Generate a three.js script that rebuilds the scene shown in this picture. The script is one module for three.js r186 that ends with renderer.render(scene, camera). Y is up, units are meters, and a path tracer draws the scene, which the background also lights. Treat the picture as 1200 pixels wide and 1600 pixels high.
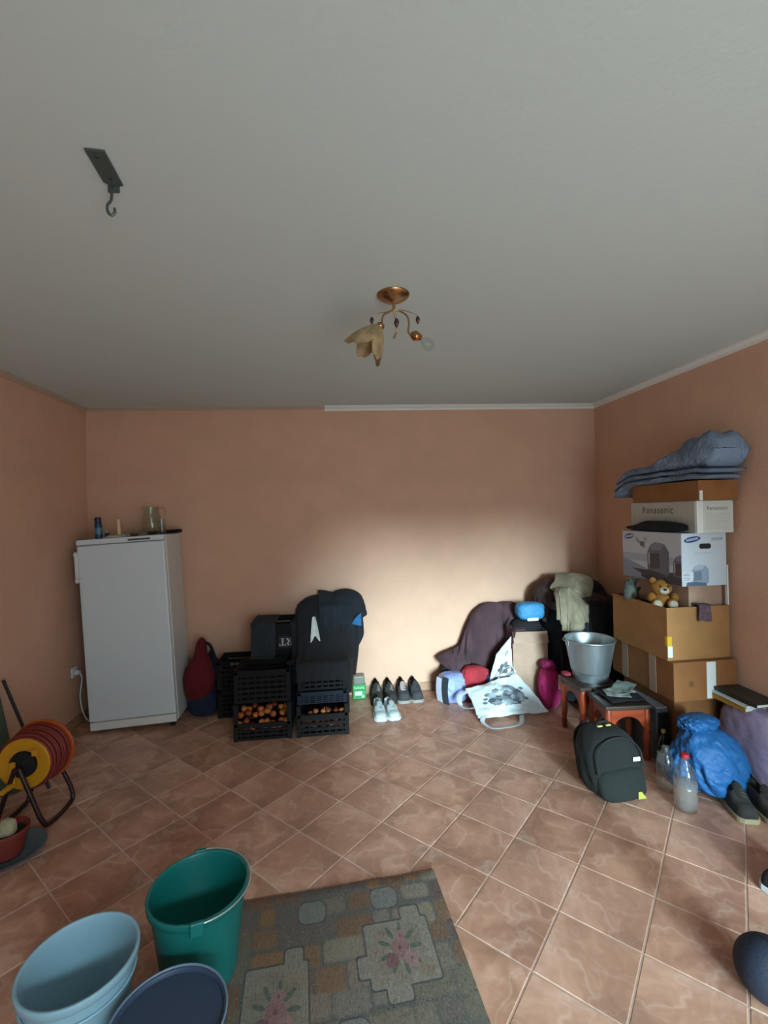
import * as THREE from 'three';
import { RoundedBoxGeometry } from 'three/addons/geometries/RoundedBoxGeometry.js';
import { mergeGeometries, mergeVertices } from 'three/addons/utils/BufferGeometryUtils.js';
import { RectAreaLightUniformsLib } from 'three/addons/lights/RectAreaLightUniformsLib.js';

// ---------------------------------------------------------------- camera, sky, sun, exposure
const scene = new THREE.Scene();
const renderer = new THREE.WebGLRenderer();
renderer.toneMapping = THREE.LinearToneMapping;
renderer.toneMappingExposure = 1.0;
renderer.shadowMap.enabled = true;
RectAreaLightUniformsLib.init();
const D2R = Math.PI / 180;
const camera = new THREE.PerspectiveCamera(2 * Math.atan(800 / 716) / D2R, 0.75, 0.05, 60);
camera.rotation.order = 'YXZ';
camera.position.set(0, 1.615, 0);
camera.rotation.set(0.15 * D2R, -6.88 * D2R, -1.26 * D2R);
scene.background = new THREE.Color(0.30, 0.36, 0.38);           // overcast daylight outside the glazed doors
// low bright haze seen through the glazed doors behind the photographer
const sun = new THREE.DirectionalLight(new THREE.Color(0.74, 0.98, 1.18), 8.6);
sun.position.set(1.30, 2.75, 8); sun.target.position.set(1.15, 0.6, -4.1);
sun.castShadow = true; sun.shadow.radius = 22;
Object.assign(sun.shadow.camera, { left: -5, right: 5, top: 4, bottom: -4, near: 0.1, far: 30 });
sun.shadow.mapSize.set(2048, 2048);
scene.add(sun, sun.target);
const windowLight = new THREE.RectAreaLight(new THREE.Color(0.76, 1.0, 1.15), 3.9, 1.9, 2.0);   // daylight in the door opening
windowLight.position.set(1.15, 1.08, 1.47); windowLight.lookAt(1.15, 1.08, -3);
const skyLight = new THREE.RectAreaLight(new THREE.Color(0.78, 1.0, 1.16), 62, 4, 2.4);        // open sky above the yard outside the doors
skyLight.position.set(1.1, 4.2, 4.4); skyLight.lookAt(0.8, 0.2, -0.8);
scene.add(windowLight, skyLight);

// ---------------------------------------------------------------- helpers
let seed = 12345;
const rnd = () => { seed = (seed * 1664525 + 1013904223) >>> 0; return seed / 4294967296; };
const rr = (a, b) => a + (b - a) * rnd();
const V = (x, y, z) => new THREE.Vector3(x, y, z);
const clamp = (x, a = 0, b = 1) => Math.min(b, Math.max(a, x));
const sst = (a, b, x) => { const t = clamp((x - a) / (b - a)); return t * t * (3 - 2 * t); };
const lerp = (a, b, t) => a + (b - a) * t;
function hash3(x, y, z) { let h = (x * 374761393 + y * 668265263 + z * 1274126177) | 0; h = Math.imul(h ^ (h >>> 13), 1274126177); return ((h ^ (h >>> 16)) >>> 0) / 4294967296; }
function noise(x, y = 0, z = 0) {
  const xi = Math.floor(x), yi = Math.floor(y), zi = Math.floor(z), s = t => t * t * (3 - 2 * t);
  const u = s(x - xi), v = s(y - yi), w = s(z - zi), L = lerp;
  const c = (a, b, d) => hash3(xi + a, yi + b, zi + d);
  return L(L(L(c(0, 0, 0), c(1, 0, 0), u), L(c(0, 1, 0), c(1, 1, 0), u), v), L(L(c(0, 0, 1), c(1, 0, 1), u), L(c(0, 1, 1), c(1, 1, 1), u), v), w) * 2 - 1;
}
const fbm = (x, y, z, o = 4) => { let a = 0, s = 0.5; for (let i = 0; i < o; i++) { a += s * noise(x, y, z); x = x * 2.03 + 7.1; y = y * 2.01 + 3.7; z = z * 2.02 + 1.3; s *= 0.5; } return a; };

const used = {};
function numbered(n) { const k = used[n] || 0; used[n] = k + 1; return k ? n + '_' + String(k).padStart(3, '0') : n; }
const shadow = o => { o.traverse(m => { if (m.isMesh) { m.castShadow = true; m.receiveShadow = true; } }); return o; };
function thing(name, label, category, [x, y, z] = [0, 0, 0], turn = 0, group) {
  const o = new THREE.Group(); o.name = numbered(name); scene.add(o);
  o.position.set(x, y, z); o.rotation.y = turn; o.userData = { label, category };
  if (group) o.userData.group = group;
  return o;
}
function part(parent, name, geo, mat, label) {
  const m = new THREE.Mesh(geo, mat); m.name = name; m.castShadow = m.receiveShadow = true; parent.add(m);
  if (label) m.userData.label = label;
  return m;
}
function single(name, label, category, geo, mat, [x, y, z] = [0, 0, 0], group) {
  const m = new THREE.Mesh(geo, mat); m.name = numbered(name); m.castShadow = m.receiveShadow = true;
  m.position.set(x, y, z); m.userData = { label, category }; if (group) m.userData.group = group;
  scene.add(m); return m;
}
function struct(name, geo, mat, parent = scene) {
  const m = new THREE.Mesh(geo, mat); m.name = name; m.castShadow = m.receiveShadow = true; parent.add(m);
  if (parent === scene) m.userData.kind = 'structure';
  return m;
}
function structGroup(name) { const g = new THREE.Group(); g.name = name; g.userData.kind = 'structure'; scene.add(g); return g; }
// box from min/max corners, uv in metres by dominant axis
function uvm(geo, s = 1) {
  const g = geo.index ? geo.toNonIndexed() : geo; const p = g.attributes.position, n = g.attributes.normal, uv = new Float32Array(p.count * 2);
  for (let i = 0; i < p.count; i++) {
    const ax = Math.abs(n.getX(i)), ay = Math.abs(n.getY(i)), az = Math.abs(n.getZ(i));
    if (ax > ay && ax > az) { uv[2 * i] = p.getZ(i) * s; uv[2 * i + 1] = p.getY(i) * s; }
    else if (ay > az) { uv[2 * i] = p.getX(i) * s; uv[2 * i + 1] = p.getZ(i) * s; }
    else { uv[2 * i] = p.getX(i) * s; uv[2 * i + 1] = p.getY(i) * s; }
  }
  g.setAttribute('uv', new THREE.BufferAttribute(uv, 2)); return g;
}
const bx = (x0, y0, z0, x1, y1, z1) => uvm(new THREE.BoxGeometry(x1 - x0, y1 - y0, z1 - z0).translate((x0 + x1) / 2, (y0 + y1) / 2, (z0 + z1) / 2));
const rb = (x0, y0, z0, x1, y1, z1, r = 0.005, s = 2) => uvm(new RoundedBoxGeometry(x1 - x0, y1 - y0, z1 - z0, s, Math.min(r, (x1 - x0) / 2.01, (y1 - y0) / 2.01, (z1 - z0) / 2.01)).translate((x0 + x1) / 2, (y0 + y1) / 2, (z0 + z1) / 2));
const merge = a => mergeGeometries(a.map(g => { const q = g.index ? g.toNonIndexed() : g; for (const k of Object.keys(q.attributes)) if (!['position', 'normal', 'uv'].includes(k)) q.deleteAttribute(k); return q; }));
const lathe = (pts, n = 32) => new THREE.LatheGeometry(pts.map(p => new THREE.Vector2(p[0], p[1])), n);
const tube = (pts, r, n = 48, k = 8, closed = false) => new THREE.TubeGeometry(new THREE.CatmullRomCurve3(pts.map(p => p.isVector3 ? p : V(...p)), closed, 'centripetal'), n, r, k, closed);
function poly(pts, r, k = 8) { const cp = new THREE.CurvePath(); for (let i = 0; i + 1 < pts.length; i++) cp.add(new THREE.LineCurve3(V(...pts[i]), V(...pts[i + 1]))); return new THREE.TubeGeometry(cp, pts.length * 8, r, k); }

// ---------------------------------------------------------------- textures
function dataTex(n, fn, { srgb = true, rep = 1 } = {}) {
  const d = new Uint8Array(n * n * 4);
  for (let y = 0; y < n; y++) for (let x = 0; x < n; x++) {
    const c = fn(x / n, y / n), k = (y * n + x) * 4;
    if (typeof c === 'number') d[k] = d[k + 1] = d[k + 2] = clamp(c) * 255; else for (let i = 0; i < 3; i++) d[k + i] = clamp(c[i]) * 255;
    d[k + 3] = 255;
  }
  const t = new THREE.DataTexture(d, n, n); t.wrapS = t.wrapT = THREE.RepeatWrapping; t.magFilter = THREE.LinearFilter; t.minFilter = THREE.LinearMipmapLinearFilter; t.generateMipmaps = true;
  t.repeat.set(rep, rep); if (srgb) t.colorSpace = THREE.SRGBColorSpace; t.needsUpdate = true; return t;
}
// tiling fractal noise on the unit square
const tn = (u, v, f, s = 0) => { let a = 0, w = 0.5; for (let o = 0; o < 4; o++) { const F = f << o; const x = u * F, y = v * F; const xi = Math.floor(x), yi = Math.floor(y), fx = x - xi, fy = y - yi, q = t => t * t * (3 - 2 * t); const h = (i, j) => hash3(((i % F) + F) % F, ((j % F) + F) % F, s + o * 17); a += w * (lerp(lerp(h(xi, yi), h(xi + 1, yi), q(fx)), lerp(h(xi, yi + 1), h(xi + 1, yi + 1), q(fx)), q(fy)) * 2 - 1); w *= 0.5; } return a; };
const bumpPlaster = dataTex(256, (u, v) => 0.5 + 0.6 * tn(u, v, 32, 3), { srgb: false, rep: 3 });
const bumpFabric = dataTex(256, (u, v) => 0.5 + 0.25 * Math.sin(u * 2 * Math.PI * 64) * Math.sin(v * 2 * Math.PI * 64) + 0.35 * tn(u, v, 16, 5), { srgb: false, rep: 5 });
const bumpCrinkle = dataTex(256, (u, v) => { const a = tn(u, v, 6, 9), b = tn(u, v, 10, 21); return 1 - Math.min(1, 2.2 * Math.min(Math.abs(a), Math.abs(b) + 0.12)); }, { srgb: false, rep: 4 });
const bumpFur = dataTex(256, (u, v) => 0.5 + 0.6 * tn(u, v * 0.5, 64, 11) + 0.3 * tn(u, v, 16, 13), { srgb: false, rep: 3 });
const S = (c, rough = 0.8, o = {}) => new THREE.MeshStandardMaterial({ color: c, roughness: rough, ...o });
const toned = (hex, amt, f, seedn, n = 128) => { const c = new THREE.Color(hex).convertLinearToSRGB(); return dataTex(n, (u, v) => { const k = 1 + amt * tn(u, v, f, seedn); return [c.r * k, c.g * k, c.b * k]; }); };
function fabric(hex, rough = 0.95, amt = 0.25, bump = 0.0025) { const m = S(0xffffff, rough, { bumpMap: bumpFabric, bumpScale: bump, side: THREE.DoubleSide }); m.map = toned(hex, amt, 6, hex & 255); m.map.repeat.set(2, 2); return m; }
function canvasTex(w, h, draw) { const c = document.createElement('canvas'); c.width = w; c.height = h; draw(c.getContext('2d'), w, h); const t = new THREE.CanvasTexture(c); t.colorSpace = THREE.SRGBColorSpace; t.magFilter = THREE.LinearFilter; return t; }

const M = {};
M.wall = S(0xffffff, 0.93, { bumpMap: bumpPlaster, bumpScale: 0.0012, map: toned(0xd5a98f, 0.035, 8, 7, 256) });
M.wall.map.repeat.set(0.7, 0.7);
M.ceil = S(0xc9d7d6, 0.95, { bumpMap: bumpPlaster, bumpScale: 0.0006 });
M.trim = S(0xe6e6e0, 0.6);
M.trimOld = S(0xb9a392, 0.85);
M.grout = S(0xcdb3a4, 0.9, { bumpMap: bumpPlaster, bumpScale: 0.001 });
M.enamel = S(0xd8e4e8, 0.32);
M.enamelSide = S(0xd2d3d0, 0.4);
M.white = S(0xe4e6e2, 0.5);
M.whitePlastic = S(0xdfe2de, 0.45);
M.greyPlastic = S(0x6d7276, 0.5);
M.blackPlastic = S(0x060607, 0.85);
M.blackPlastic2 = S(0x09080a, 0.85);
M.navyPlastic = S(0x0a1826, 0.8);
M.rubber = S(0x141416, 0.8);
M.steel = S(0xa9b0b2, 0.35, { metalness: 0.9 });
M.darkSteel = S(0x3e4747, 0.5, { metalness: 0.6 });
M.gold = S(0xb89268, 0.22, { metalness: 0.95 });
M.glass = new THREE.MeshPhysicalMaterial({ color: 0xf2f7f4, roughness: 0.05, transmission: 1, thickness: 0, ior: 1.45 });
M.pet = new THREE.MeshPhysicalMaterial({ color: 0xf4f6f5, roughness: 0.08, transmission: 0.97, thickness: 0, ior: 1.45 });
M.darkGlass = new THREE.MeshPhysicalMaterial({ color: 0x27402f, roughness: 0.06, transmission: 0.75, thickness: 0, ior: 1.5 });
M.card = S(0xffffff, 0.9, { map: toned(0xa07445, 0.09, 10, 3, 256), bumpMap: bumpPlaster, bumpScale: 0.0006 });
M.cardDark = S(0xffffff, 0.9, { map: toned(0x8a5a31, 0.09, 10, 4, 256), bumpMap: bumpPlaster, bumpScale: 0.0006 });
M.cardPale = S(0xffffff, 0.9, { map: toned(0xa98b76, 0.10, 10, 5, 256), bumpMap: bumpPlaster, bumpScale: 0.0006 });
M.tape = S(0xa58b78, 0.3);
M.paper = S(0xdadfdc, 0.8);

// ---------------------------------------------------------------- room shell
const XL = -2.0, XR = 2.537, ZB = -4.1, ZF = 1.6, CL = 2.545, CR = 2.612;
const ceilY = x => lerp(CL, CR, (x - XL) / (XR - XL));
struct('wall_back', bx(XL - 0.2, -0.1, ZB - 0.2, XR + 0.2, 2.8, ZB), M.wall);
struct('wall_left', bx(XL - 0.2, -0.1, ZB, XL, 2.8, ZF), M.wall);
struct('wall_right', bx(XR, -0.1, ZB, XR + 0.2, 2.8, ZF), M.wall);
const DX0 = 0.15, DX1 = 2.15, DY = 2.15;                    // glazed double door opening behind the photographer
struct('wall_front', merge([bx(XL - 0.2, -0.1, ZF, DX0, 2.8, ZF + 0.25), bx(DX1, -0.1, ZF, XR + 0.2, 2.8, ZF + 0.25), bx(DX0, DY, ZF, DX1, 2.8, ZF + 0.25), bx(DX0, -0.1, ZF, DX1, 0.0, ZF + 0.25)]), M.wall);
{
  const sh = new THREE.Shape([[XL - 0.2, ceilY(XL - 0.2)], [XR + 0.2, ceilY(XR + 0.2)], [XR + 0.2, 2.9], [XL - 0.2, 2.9]].map(p => new THREE.Vector2(...p)));
  struct('ceiling', uvm(new THREE.ExtrudeGeometry(sh, { depth: ZF - ZB + 0.45, bevelEnabled: false }).translate(0, 0, ZB - 0.2)), M.ceil);
  // double glazed door in the front wall
  const d = structGroup('door_1');
  for (let k = 0; k < 2; k++) {
    const a = DX0 + k * (DX1 - DX0) / 2, b = a + (DX1 - DX0) / 2, z0 = ZF + 0.1, z1 = ZF + 0.15, t = 0.045;
    const leaf = struct('door_leaf', merge([bx(a, 0.0, z0, a + t, DY, z1), bx(b - t, 0.0, z0, b, DY, z1), bx(a + t, 0, z0, b - t, 0.06, z1), bx(a + t, DY - t, z0, b - t, DY, z1)]), M.white, d);
    struct('glass_pane', bx(a + t, 0.06, z0 + 0.02, b - t, DY - t, z0 + 0.026), M.glass, leaf);
  }
}
// cornice strips: sloping profile prisms
function cornice(name, A, B, inward, h, w, mat) {
  const prof = [[0, 0], [w, 0], [w, -h * 0.25], [w * 0.35, -h * 0.65], [w * 0.3, -h], [0, -h]];
  const pos = [], N = prof.length; const P = (q, E) => [E[0] + inward[0] * q[0], E[1] + q[1], E[2] + inward[1] * q[0]];
  for (let i = 0; i < N; i++) { const a = P(prof[i], A), b = P(prof[(i + 1) % N], A), c = P(prof[(i + 1) % N], B), d = P(prof[i], B); pos.push(...a, ...b, ...c, ...a, ...c, ...d); }
  for (const E of [A, B]) for (let i = 1; i + 1 < N; i++) pos.push(...P(prof[0], E), ...P(prof[i], E), ...P(prof[i + 1], E));
  const g = new THREE.BufferGeometry(); g.setAttribute('position', new THREE.Float32BufferAttribute(pos, 3)); g.computeVertexNormals(); uvm(g);
  return struct(name, g, mat);
}
M.trim.side = M.trimOld.side = THREE.DoubleSide;
cornice('trim_1', [-0.017, ceilY(-0.017), ZB], [XR, ceilY(XR), ZB], [0, 1], 0.042, 0.04, M.trim);
cornice('trim_2', [XL, ceilY(XL), ZB], [-0.017, ceilY(-0.017), ZB], [0, 1], 0.026, 0.025, M.trimOld);
cornice('trim_3', [XR, ceilY(XR), ZB], [XR, ceilY(XR), ZF], [-1, 0], 0.042, 0.04, M.trim);
cornice('trim_4', [XL, ceilY(XL), ZB], [XL, ceilY(XL), ZF], [1, 0], 0.03, 0.028, M.trimOld);

// floor of diagonal ceramic tiles
{
  const floor = structGroup('floor');
  struct('grout_bed', bx(XL - 0.2, -0.12, ZB - 0.2, XR + 0.2, -0.0025, ZF + 0.25), M.grout, floor);
  const mats = [0, 1, 2, 3, 4].map(k => {
    const base = [[0.72, 0.54, 0.45], [0.70, 0.515, 0.425], [0.74, 0.56, 0.47], [0.715, 0.53, 0.435], [0.685, 0.50, 0.41]][k];
    const map = dataTex(256, (u, v) => {
      const wx = fbm(u * 3 + k * 9, v * 3, 1, 3) * 0.9, wy = fbm(u * 3, v * 3 + k * 5, 7, 3) * 0.9;
      const cloud = fbm(u * 2.2 + wx + k * 3, v * 2.2 + wy, 2, 4);
      const vein = Math.pow(1 - Math.min(1, Math.abs(fbm(u * 2.0 + wx * 0.8 + k * 4.4, v * 2.0 + wy * 0.8, 5, 3)) * 5.5), 3);
      const vein2 = Math.pow(1 - Math.min(1, Math.abs(fbm(u * 4 + wy + k, v * 4 + wx, 9, 3)) * 6), 4);
      const w = clamp(0.30 * Math.max(0, cloud + 0.1) + 0.30 * vein + 0.16 * vein2), s = 1 + 0.22 * cloud;
      return base.map((c, i) => lerp(c * s, [0.90, 0.80, 0.74][i], w));
    });
    map.wrapS = map.wrapT = THREE.MirroredRepeatWrapping;
    return S(0xffffff, 0.42, { map });
  });
  const ta = 44.6 * D2R, s = 0.3, ox = -0.6074, oz = -2.380, u = [Math.cos(ta), Math.sin(ta)], v = [Math.sin(ta), -Math.cos(ta)], G = 0.0032;
  const clip = (pg, ax, lim, sgn) => { const out = []; for (let i = 0; i < pg.length; i++) { const a = pg[i], b = pg[(i + 1) % pg.length], da = sgn * (a[ax] - lim), db = sgn * (b[ax] - lim); if (da <= 0) out.push(a); if (da * db < 0) { const t = da / (da - db); out.push([lerp(a[0], b[0], t), lerp(a[1], b[1], t)]); } } return out; };
  const area = pg => { let a = 0; for (let i = 0; i < pg.length; i++) { const p = pg[i], q = pg[(i + 1) % pg.length]; a += p[0] * q[1] - q[0] * p[1]; } return Math.abs(a / 2); };
  function tileGeo(pg, cx, cz, rot) {
    const n = pg.length, pos = [], uv = []; const mx = pg.reduce((a, p) => a + p[0], 0) / n, mz = pg.reduce((a, p) => a + p[1], 0) / n;
    const R = pg.map(p => { const dx = p[0] - mx, dz = p[1] - mz, l = Math.hypot(dx, dz), k = (l - 0.003) / l; return [mx + dx * k, mz + dz * k]; });
    const put = (p, y) => { pos.push(p[0], y, p[1]); const a = ((p[0] - cx) * u[0] + (p[1] - cz) * u[1]) / s, b = ((p[0] - cx) * v[0] + (p[1] - cz) * v[1]) / s; const q = [[a, b], [b, 1 - a], [1 - a, 1 - b], [1 - b, a]][rot]; uv.push(q[0], q[1]); };
    for (let i = 0; i < n; i++) { const j = (i + 1) % n; const A = R[i], B = R[j], C = pg[j], E2 = pg[i]; put([mx, mz], 0); put(B, 0); put(A, 0); put(A, 0); put(B, 0); put(C, -0.002); put(A, 0); put(C, -0.002); put(E2, -0.002); put(E2, -0.002); put(C, -0.002); put(C, -0.006); put(E2, -0.002); put(C, -0.006); put(E2, -0.006); }
    const g = new THREE.BufferGeometry(); g.setAttribute('position', new THREE.Float32BufferAttribute(pos, 3)); g.setAttribute('uv', new THREE.Float32BufferAttribute(uv, 2)); g.computeVertexNormals(); return g;
  }
  const behind = [];
  for (let i = -26; i < 26; i++) for (let j = -26; j < 26; j++) {
    const c = [ox + s * (i * u[0] + j * v[0]), oz + s * (i * u[1] + j * v[1])];
    let pg = [[G, G], [s - G, G], [s - G, s - G], [G, s - G]].map(([a, b]) => [c[0] + a * u[0] + b * v[0], c[1] + a * u[1] + b * v[1]]);
    pg = clip(clip(clip(clip(pg, 0, XL + 0.002, -1), 0, XR - 0.002, 1), 1, ZB + 0.002, -1), 1, ZF, 1);
    if (pg.length < 3 || area(pg) < 0.0006) continue;
    const g = tileGeo(pg, c[0], c[1], Math.floor(rnd() * 4)), m = mats[Math.floor(rnd() * 5)];
    const zmax = Math.min(...pg.map(p => p[1]));
    if (zmax > -0.75) behind.push(g); else { m.side = THREE.DoubleSide; struct('tile', g, m, floor); }
  }
  const rest = struct('tile_field', merge(behind), mats[0], floor); rest.userData.kind = 'stuff';
  // skirting of cut tiles
  const skb = structGroup('baseboard_back'), skl = structGroup('baseboard_left'), skr = structGroup('baseboard_right');
  const sk = dataTex(128, (a, b) => { const t = tn(a, b, 4, 33); return [0.66 + 0.08 * t, 0.50 + 0.08 * t, 0.39 + 0.07 * t]; });
  const skm = S(0xffffff, 0.45, { map: sk });
  for (let x = XL + 0.012; x < XR - 0.02; x += 0.3) struct('skirting_tile', rb(x + 0.0015, 0.002, ZB + 0.001, Math.min(x + 0.2985, XR - 0.012), 0.075, ZB + 0.011, 0.003, 1), skm, skb);
  for (let z = ZB + 0.012; z < -0.9; z += 0.3) { struct('skirting_tile', rb(XL + 0.001, 0.002, z + 0.0015, XL + 0.011, 0.075, z + 0.2985, 0.003, 1), skm, skl); struct('skirting_tile', rb(XR - 0.011, 0.002, z + 0.0015, XR - 0.001, 0.075, z + 0.2985, 0.003, 1), skm, skr); }
}

// ---------------------------------------------------------------- soft shapes
// cloth: verlet sheet falling on colliders; returns a sheet with thickness
const boxC = (x0, y0, z0, x1, y1, z1) => ({ t: 'b', a: [x0, y0, z0], b: [x1, y1, z1] });
const ellC = (x, y, z, rx, ry, rz) => ({ t: 'e', c: [x, y, z], r: [rx, ry, rz] });
function cloth({ nx, ny, w, h, init, mask = () => true, col = [], steps = 160, iters = 10, pin = () => false, th = 0.008, grav = 0.0022, damp = 0.97, fric = 0.93, wob = 0.012, sd = 1, smooth = 1, lift = 0.006, stretch = 1.0, bend = 0.04, minX = -1e9, maxX = 1e9, minZ = ZB + 0.012 }) {
  const N = (nx + 1) * (ny + 1), P = new Float64Array(N * 3), Q = new Float64Array(N * 3), on = new Uint8Array(N), pn = new Uint8Array(N);
  const id = (i, j) => j * (nx + 1) + i;
  for (let j = 0; j <= ny; j++) for (let i = 0; i <= nx; i++) {
    const k = id(i, j), u = i / nx, v = j / ny, p = init(u, v); on[k] = mask(u, v) ? 1 : 0; pn[k] = pin(u, v) ? 1 : 0;
    P[3 * k] = p[0] + wob * fbm(u * 6, v * 6, sd, 3); P[3 * k + 1] = p[1] + wob * 1.6 * fbm(u * 5, v * 5, sd + 9, 3); P[3 * k + 2] = p[2] + wob * fbm(u * 6, v * 6, sd + 20, 3);
  }
  Q.set(P);
  const C = []; const dx = w / nx * stretch, dy = h / ny * stretch, dg = Math.hypot(dx, dy);
  const add = (a, b, l, s) => { if (on[a] && on[b]) C.push([a, b, l, s]); };
  for (let j = 0; j <= ny; j++) for (let i = 0; i <= nx; i++) {
    const k = id(i, j);
    if (i < nx) add(k, id(i + 1, j), dx, 1); if (j < ny) add(k, id(i, j + 1), dy, 1);
    if (i < nx && j < ny) { add(k, id(i + 1, j + 1), dg, 0.5); add(id(i + 1, j), id(i, j + 1), dg, 0.5); }
    if (i + 2 <= nx) add(k, id(i + 2, j), 2 * dx, bend); if (j + 2 <= ny) add(k, id(i, j + 2), 2 * dy, bend);
  }
  const collide = () => {
    for (let k = 0; k < N; k++) {
      if (!on[k] || pn[k]) continue; const o = 3 * k; let hit = false; let x = P[o], y = P[o + 1], z = P[o + 2]; const x0 = x, y0 = y, z0 = z;
      for (const c of col) {
        if (c.t === 'b') {
          const e = lift; if (x > c.a[0] - e && x < c.b[0] + e && y > c.a[1] - e && y < c.b[1] + e && z > c.a[2] - e && z < c.b[2] + e) {
            const d = [x - c.a[0] + e, c.b[0] + e - x, 9, c.b[1] + e - y, z - c.a[2] + e, c.b[2] + e - z]; let m = 0; for (let q = 1; q < 6; q++) if (d[q] < d[m]) m = q;
            if (m === 0) x = c.a[0] - e; else if (m === 1) x = c.b[0] + e; else if (m === 3) y = c.b[1] + e; else if (m === 4) z = c.a[2] - e; else z = c.b[2] + e; hit = true;
          }
        } else {
          const a = (x - c.c[0]) / (c.r[0] + lift), b = (y - c.c[1]) / (c.r[1] + lift), d = (z - c.c[2]) / (c.r[2] + lift), l = Math.sqrt(a * a + b * b + d * d);
          if (l < 1 && l > 1e-6) { x = c.c[0] + (x - c.c[0]) / l; y = c.c[1] + (y - c.c[1]) / l; z = c.c[2] + (z - c.c[2]) / l; hit = true; }
        }
      }
      if (y < lift) { y = lift; hit = true; } if (z < minZ) { z = minZ; } if (x > XR - 0.012) x = XR - 0.012; if (x < minX) x = minX; if (x > maxX) x = maxX;
      P[o] = x; P[o + 1] = y; P[o + 2] = z;
      if (hit) {
        let nx1 = x - x0, ny1 = y - y0, nz1 = z - z0; const nl = Math.hypot(nx1, ny1, nz1) || 1; nx1 /= nl; ny1 /= nl; nz1 /= nl;
        const dx1 = x - Q[o], dy1 = y - Q[o + 1], dz1 = z - Q[o + 2], dn = dx1 * nx1 + dy1 * ny1 + dz1 * nz1;
        P[o] -= (dx1 - dn * nx1) * fric; P[o + 1] -= (dy1 - dn * ny1) * fric; P[o + 2] -= (dz1 - dn * nz1) * fric;
      }
    }
  };
  for (let st = 0; st < steps; st++) {
    for (let k = 0; k < N; k++) { if (!on[k] || pn[k]) continue; const o = 3 * k; for (let q = 0; q < 3; q++) { const p = P[o + q]; let vel = (p - Q[o + q]) * damp; vel = clamp(vel, -0.03, 0.03); P[o + q] = p + vel - (q === 1 ? grav : 0); Q[o + q] = p; } }
    for (let it = 0; it < iters; it++) {
      for (const [a, b, l, s] of C) {
        const A = 3 * a, B = 3 * b, x = P[B] - P[A], y = P[B + 1] - P[A + 1], z = P[B + 2] - P[A + 2], d = Math.sqrt(x * x + y * y + z * z) || 1e-6, f = s * 0.5 * (d - l) / d;
        if (s < 0.2 && d > l) continue;
        const wa = pn[a] ? 0 : pn[b] ? 2 : 1, wb = pn[b] ? 0 : pn[a] ? 2 : 1;
        P[A] += x * f * wa; P[A + 1] += y * f * wa; P[A + 2] += z * f * wa; P[B] -= x * f * wb; P[B + 1] -= y * f * wb; P[B + 2] -= z * f * wb;
      }
      if (it % 3 === 2) collide();
    }
    collide();
  }
  // surface
  const tri = []; for (let j = 0; j < ny; j++) for (let i = 0; i < nx; i++) { const a = id(i, j), b = id(i + 1, j), c = id(i + 1, j + 1), d = id(i, j + 1); if (on[a] && on[b] && on[c] && on[d]) tri.push(a, d, b, b, d, c); }
  for (let s = 0; s < smooth; s++) { const R = P.slice(); const nb = Array.from({ length: N }, () => []); for (const [a, b, , q] of C) if (q === 1) { nb[a].push(b); nb[b].push(a); } for (let k = 0; k < N; k++) if (nb[k].length === 4) for (let q = 0; q < 3; q++) { let m = 0; for (const n of nb[k]) m += P[3 * n + q]; R[3 * k + q] = lerp(P[3 * k + q], m / 4, 0.5); } P.set(R); }
  return shell(P, tri, N, (k) => [(k % (nx + 1)) / nx * w, Math.floor(k / (nx + 1)) / ny * h], th);
}
function shell(P, tri, N, uvf, th) {
  const g0 = new THREE.BufferGeometry(); g0.setAttribute('position', new THREE.Float32BufferAttribute(Array.from(P), 3)); g0.setIndex(tri); g0.computeVertexNormals(); const n = g0.attributes.normal;
  const pos = [], uv = [], idx = []; for (let k = 0; k < N; k++) { pos.push(P[3 * k] + n.getX(k) * th / 2, P[3 * k + 1] + n.getY(k) * th / 2, P[3 * k + 2] + n.getZ(k) * th / 2); uv.push(...uvf(k)); }
  for (let k = 0; k < N; k++) { pos.push(P[3 * k] - n.getX(k) * th / 2, P[3 * k + 1] - n.getY(k) * th / 2, P[3 * k + 2] - n.getZ(k) * th / 2); uv.push(...uvf(k)); }
  const ed = new Map();
  for (let t = 0; t < tri.length; t += 3) { const [a, b, c] = [tri[t], tri[t + 1], tri[t + 2]]; idx.push(a, b, c, a + N, c + N, b + N); for (const [p, q] of [[a, b], [b, c], [c, a]]) { const k = Math.min(p, q) * 1e6 + Math.max(p, q); ed.set(k, ed.has(k) ? null : [p, q]); } }
  for (const e of ed.values()) if (e) { const [a, b] = e; idx.push(a, a + N, b, b, a + N, b + N); }
  const g = new THREE.BufferGeometry(); g.setAttribute('position', new THREE.Float32BufferAttribute(pos, 3)); g.setAttribute('uv', new THREE.Float32BufferAttribute(uv, 2)); g.setIndex(idx);
  const used2 = new Map(); const np = [], nu = [], ni = idx.map(i => { if (!used2.has(i)) { used2.set(i, np.length / 3); np.push(pos[3 * i], pos[3 * i + 1], pos[3 * i + 2]); nu.push(uv[2 * i], uv[2 * i + 1]); } return used2.get(i); });
  const r = new THREE.BufferGeometry(); r.setAttribute('position', new THREE.Float32BufferAttribute(np, 3)); r.setAttribute('uv', new THREE.Float32BufferAttribute(nu, 2)); r.setIndex(ni); r.computeVertexNormals(); return r;
}
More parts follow.
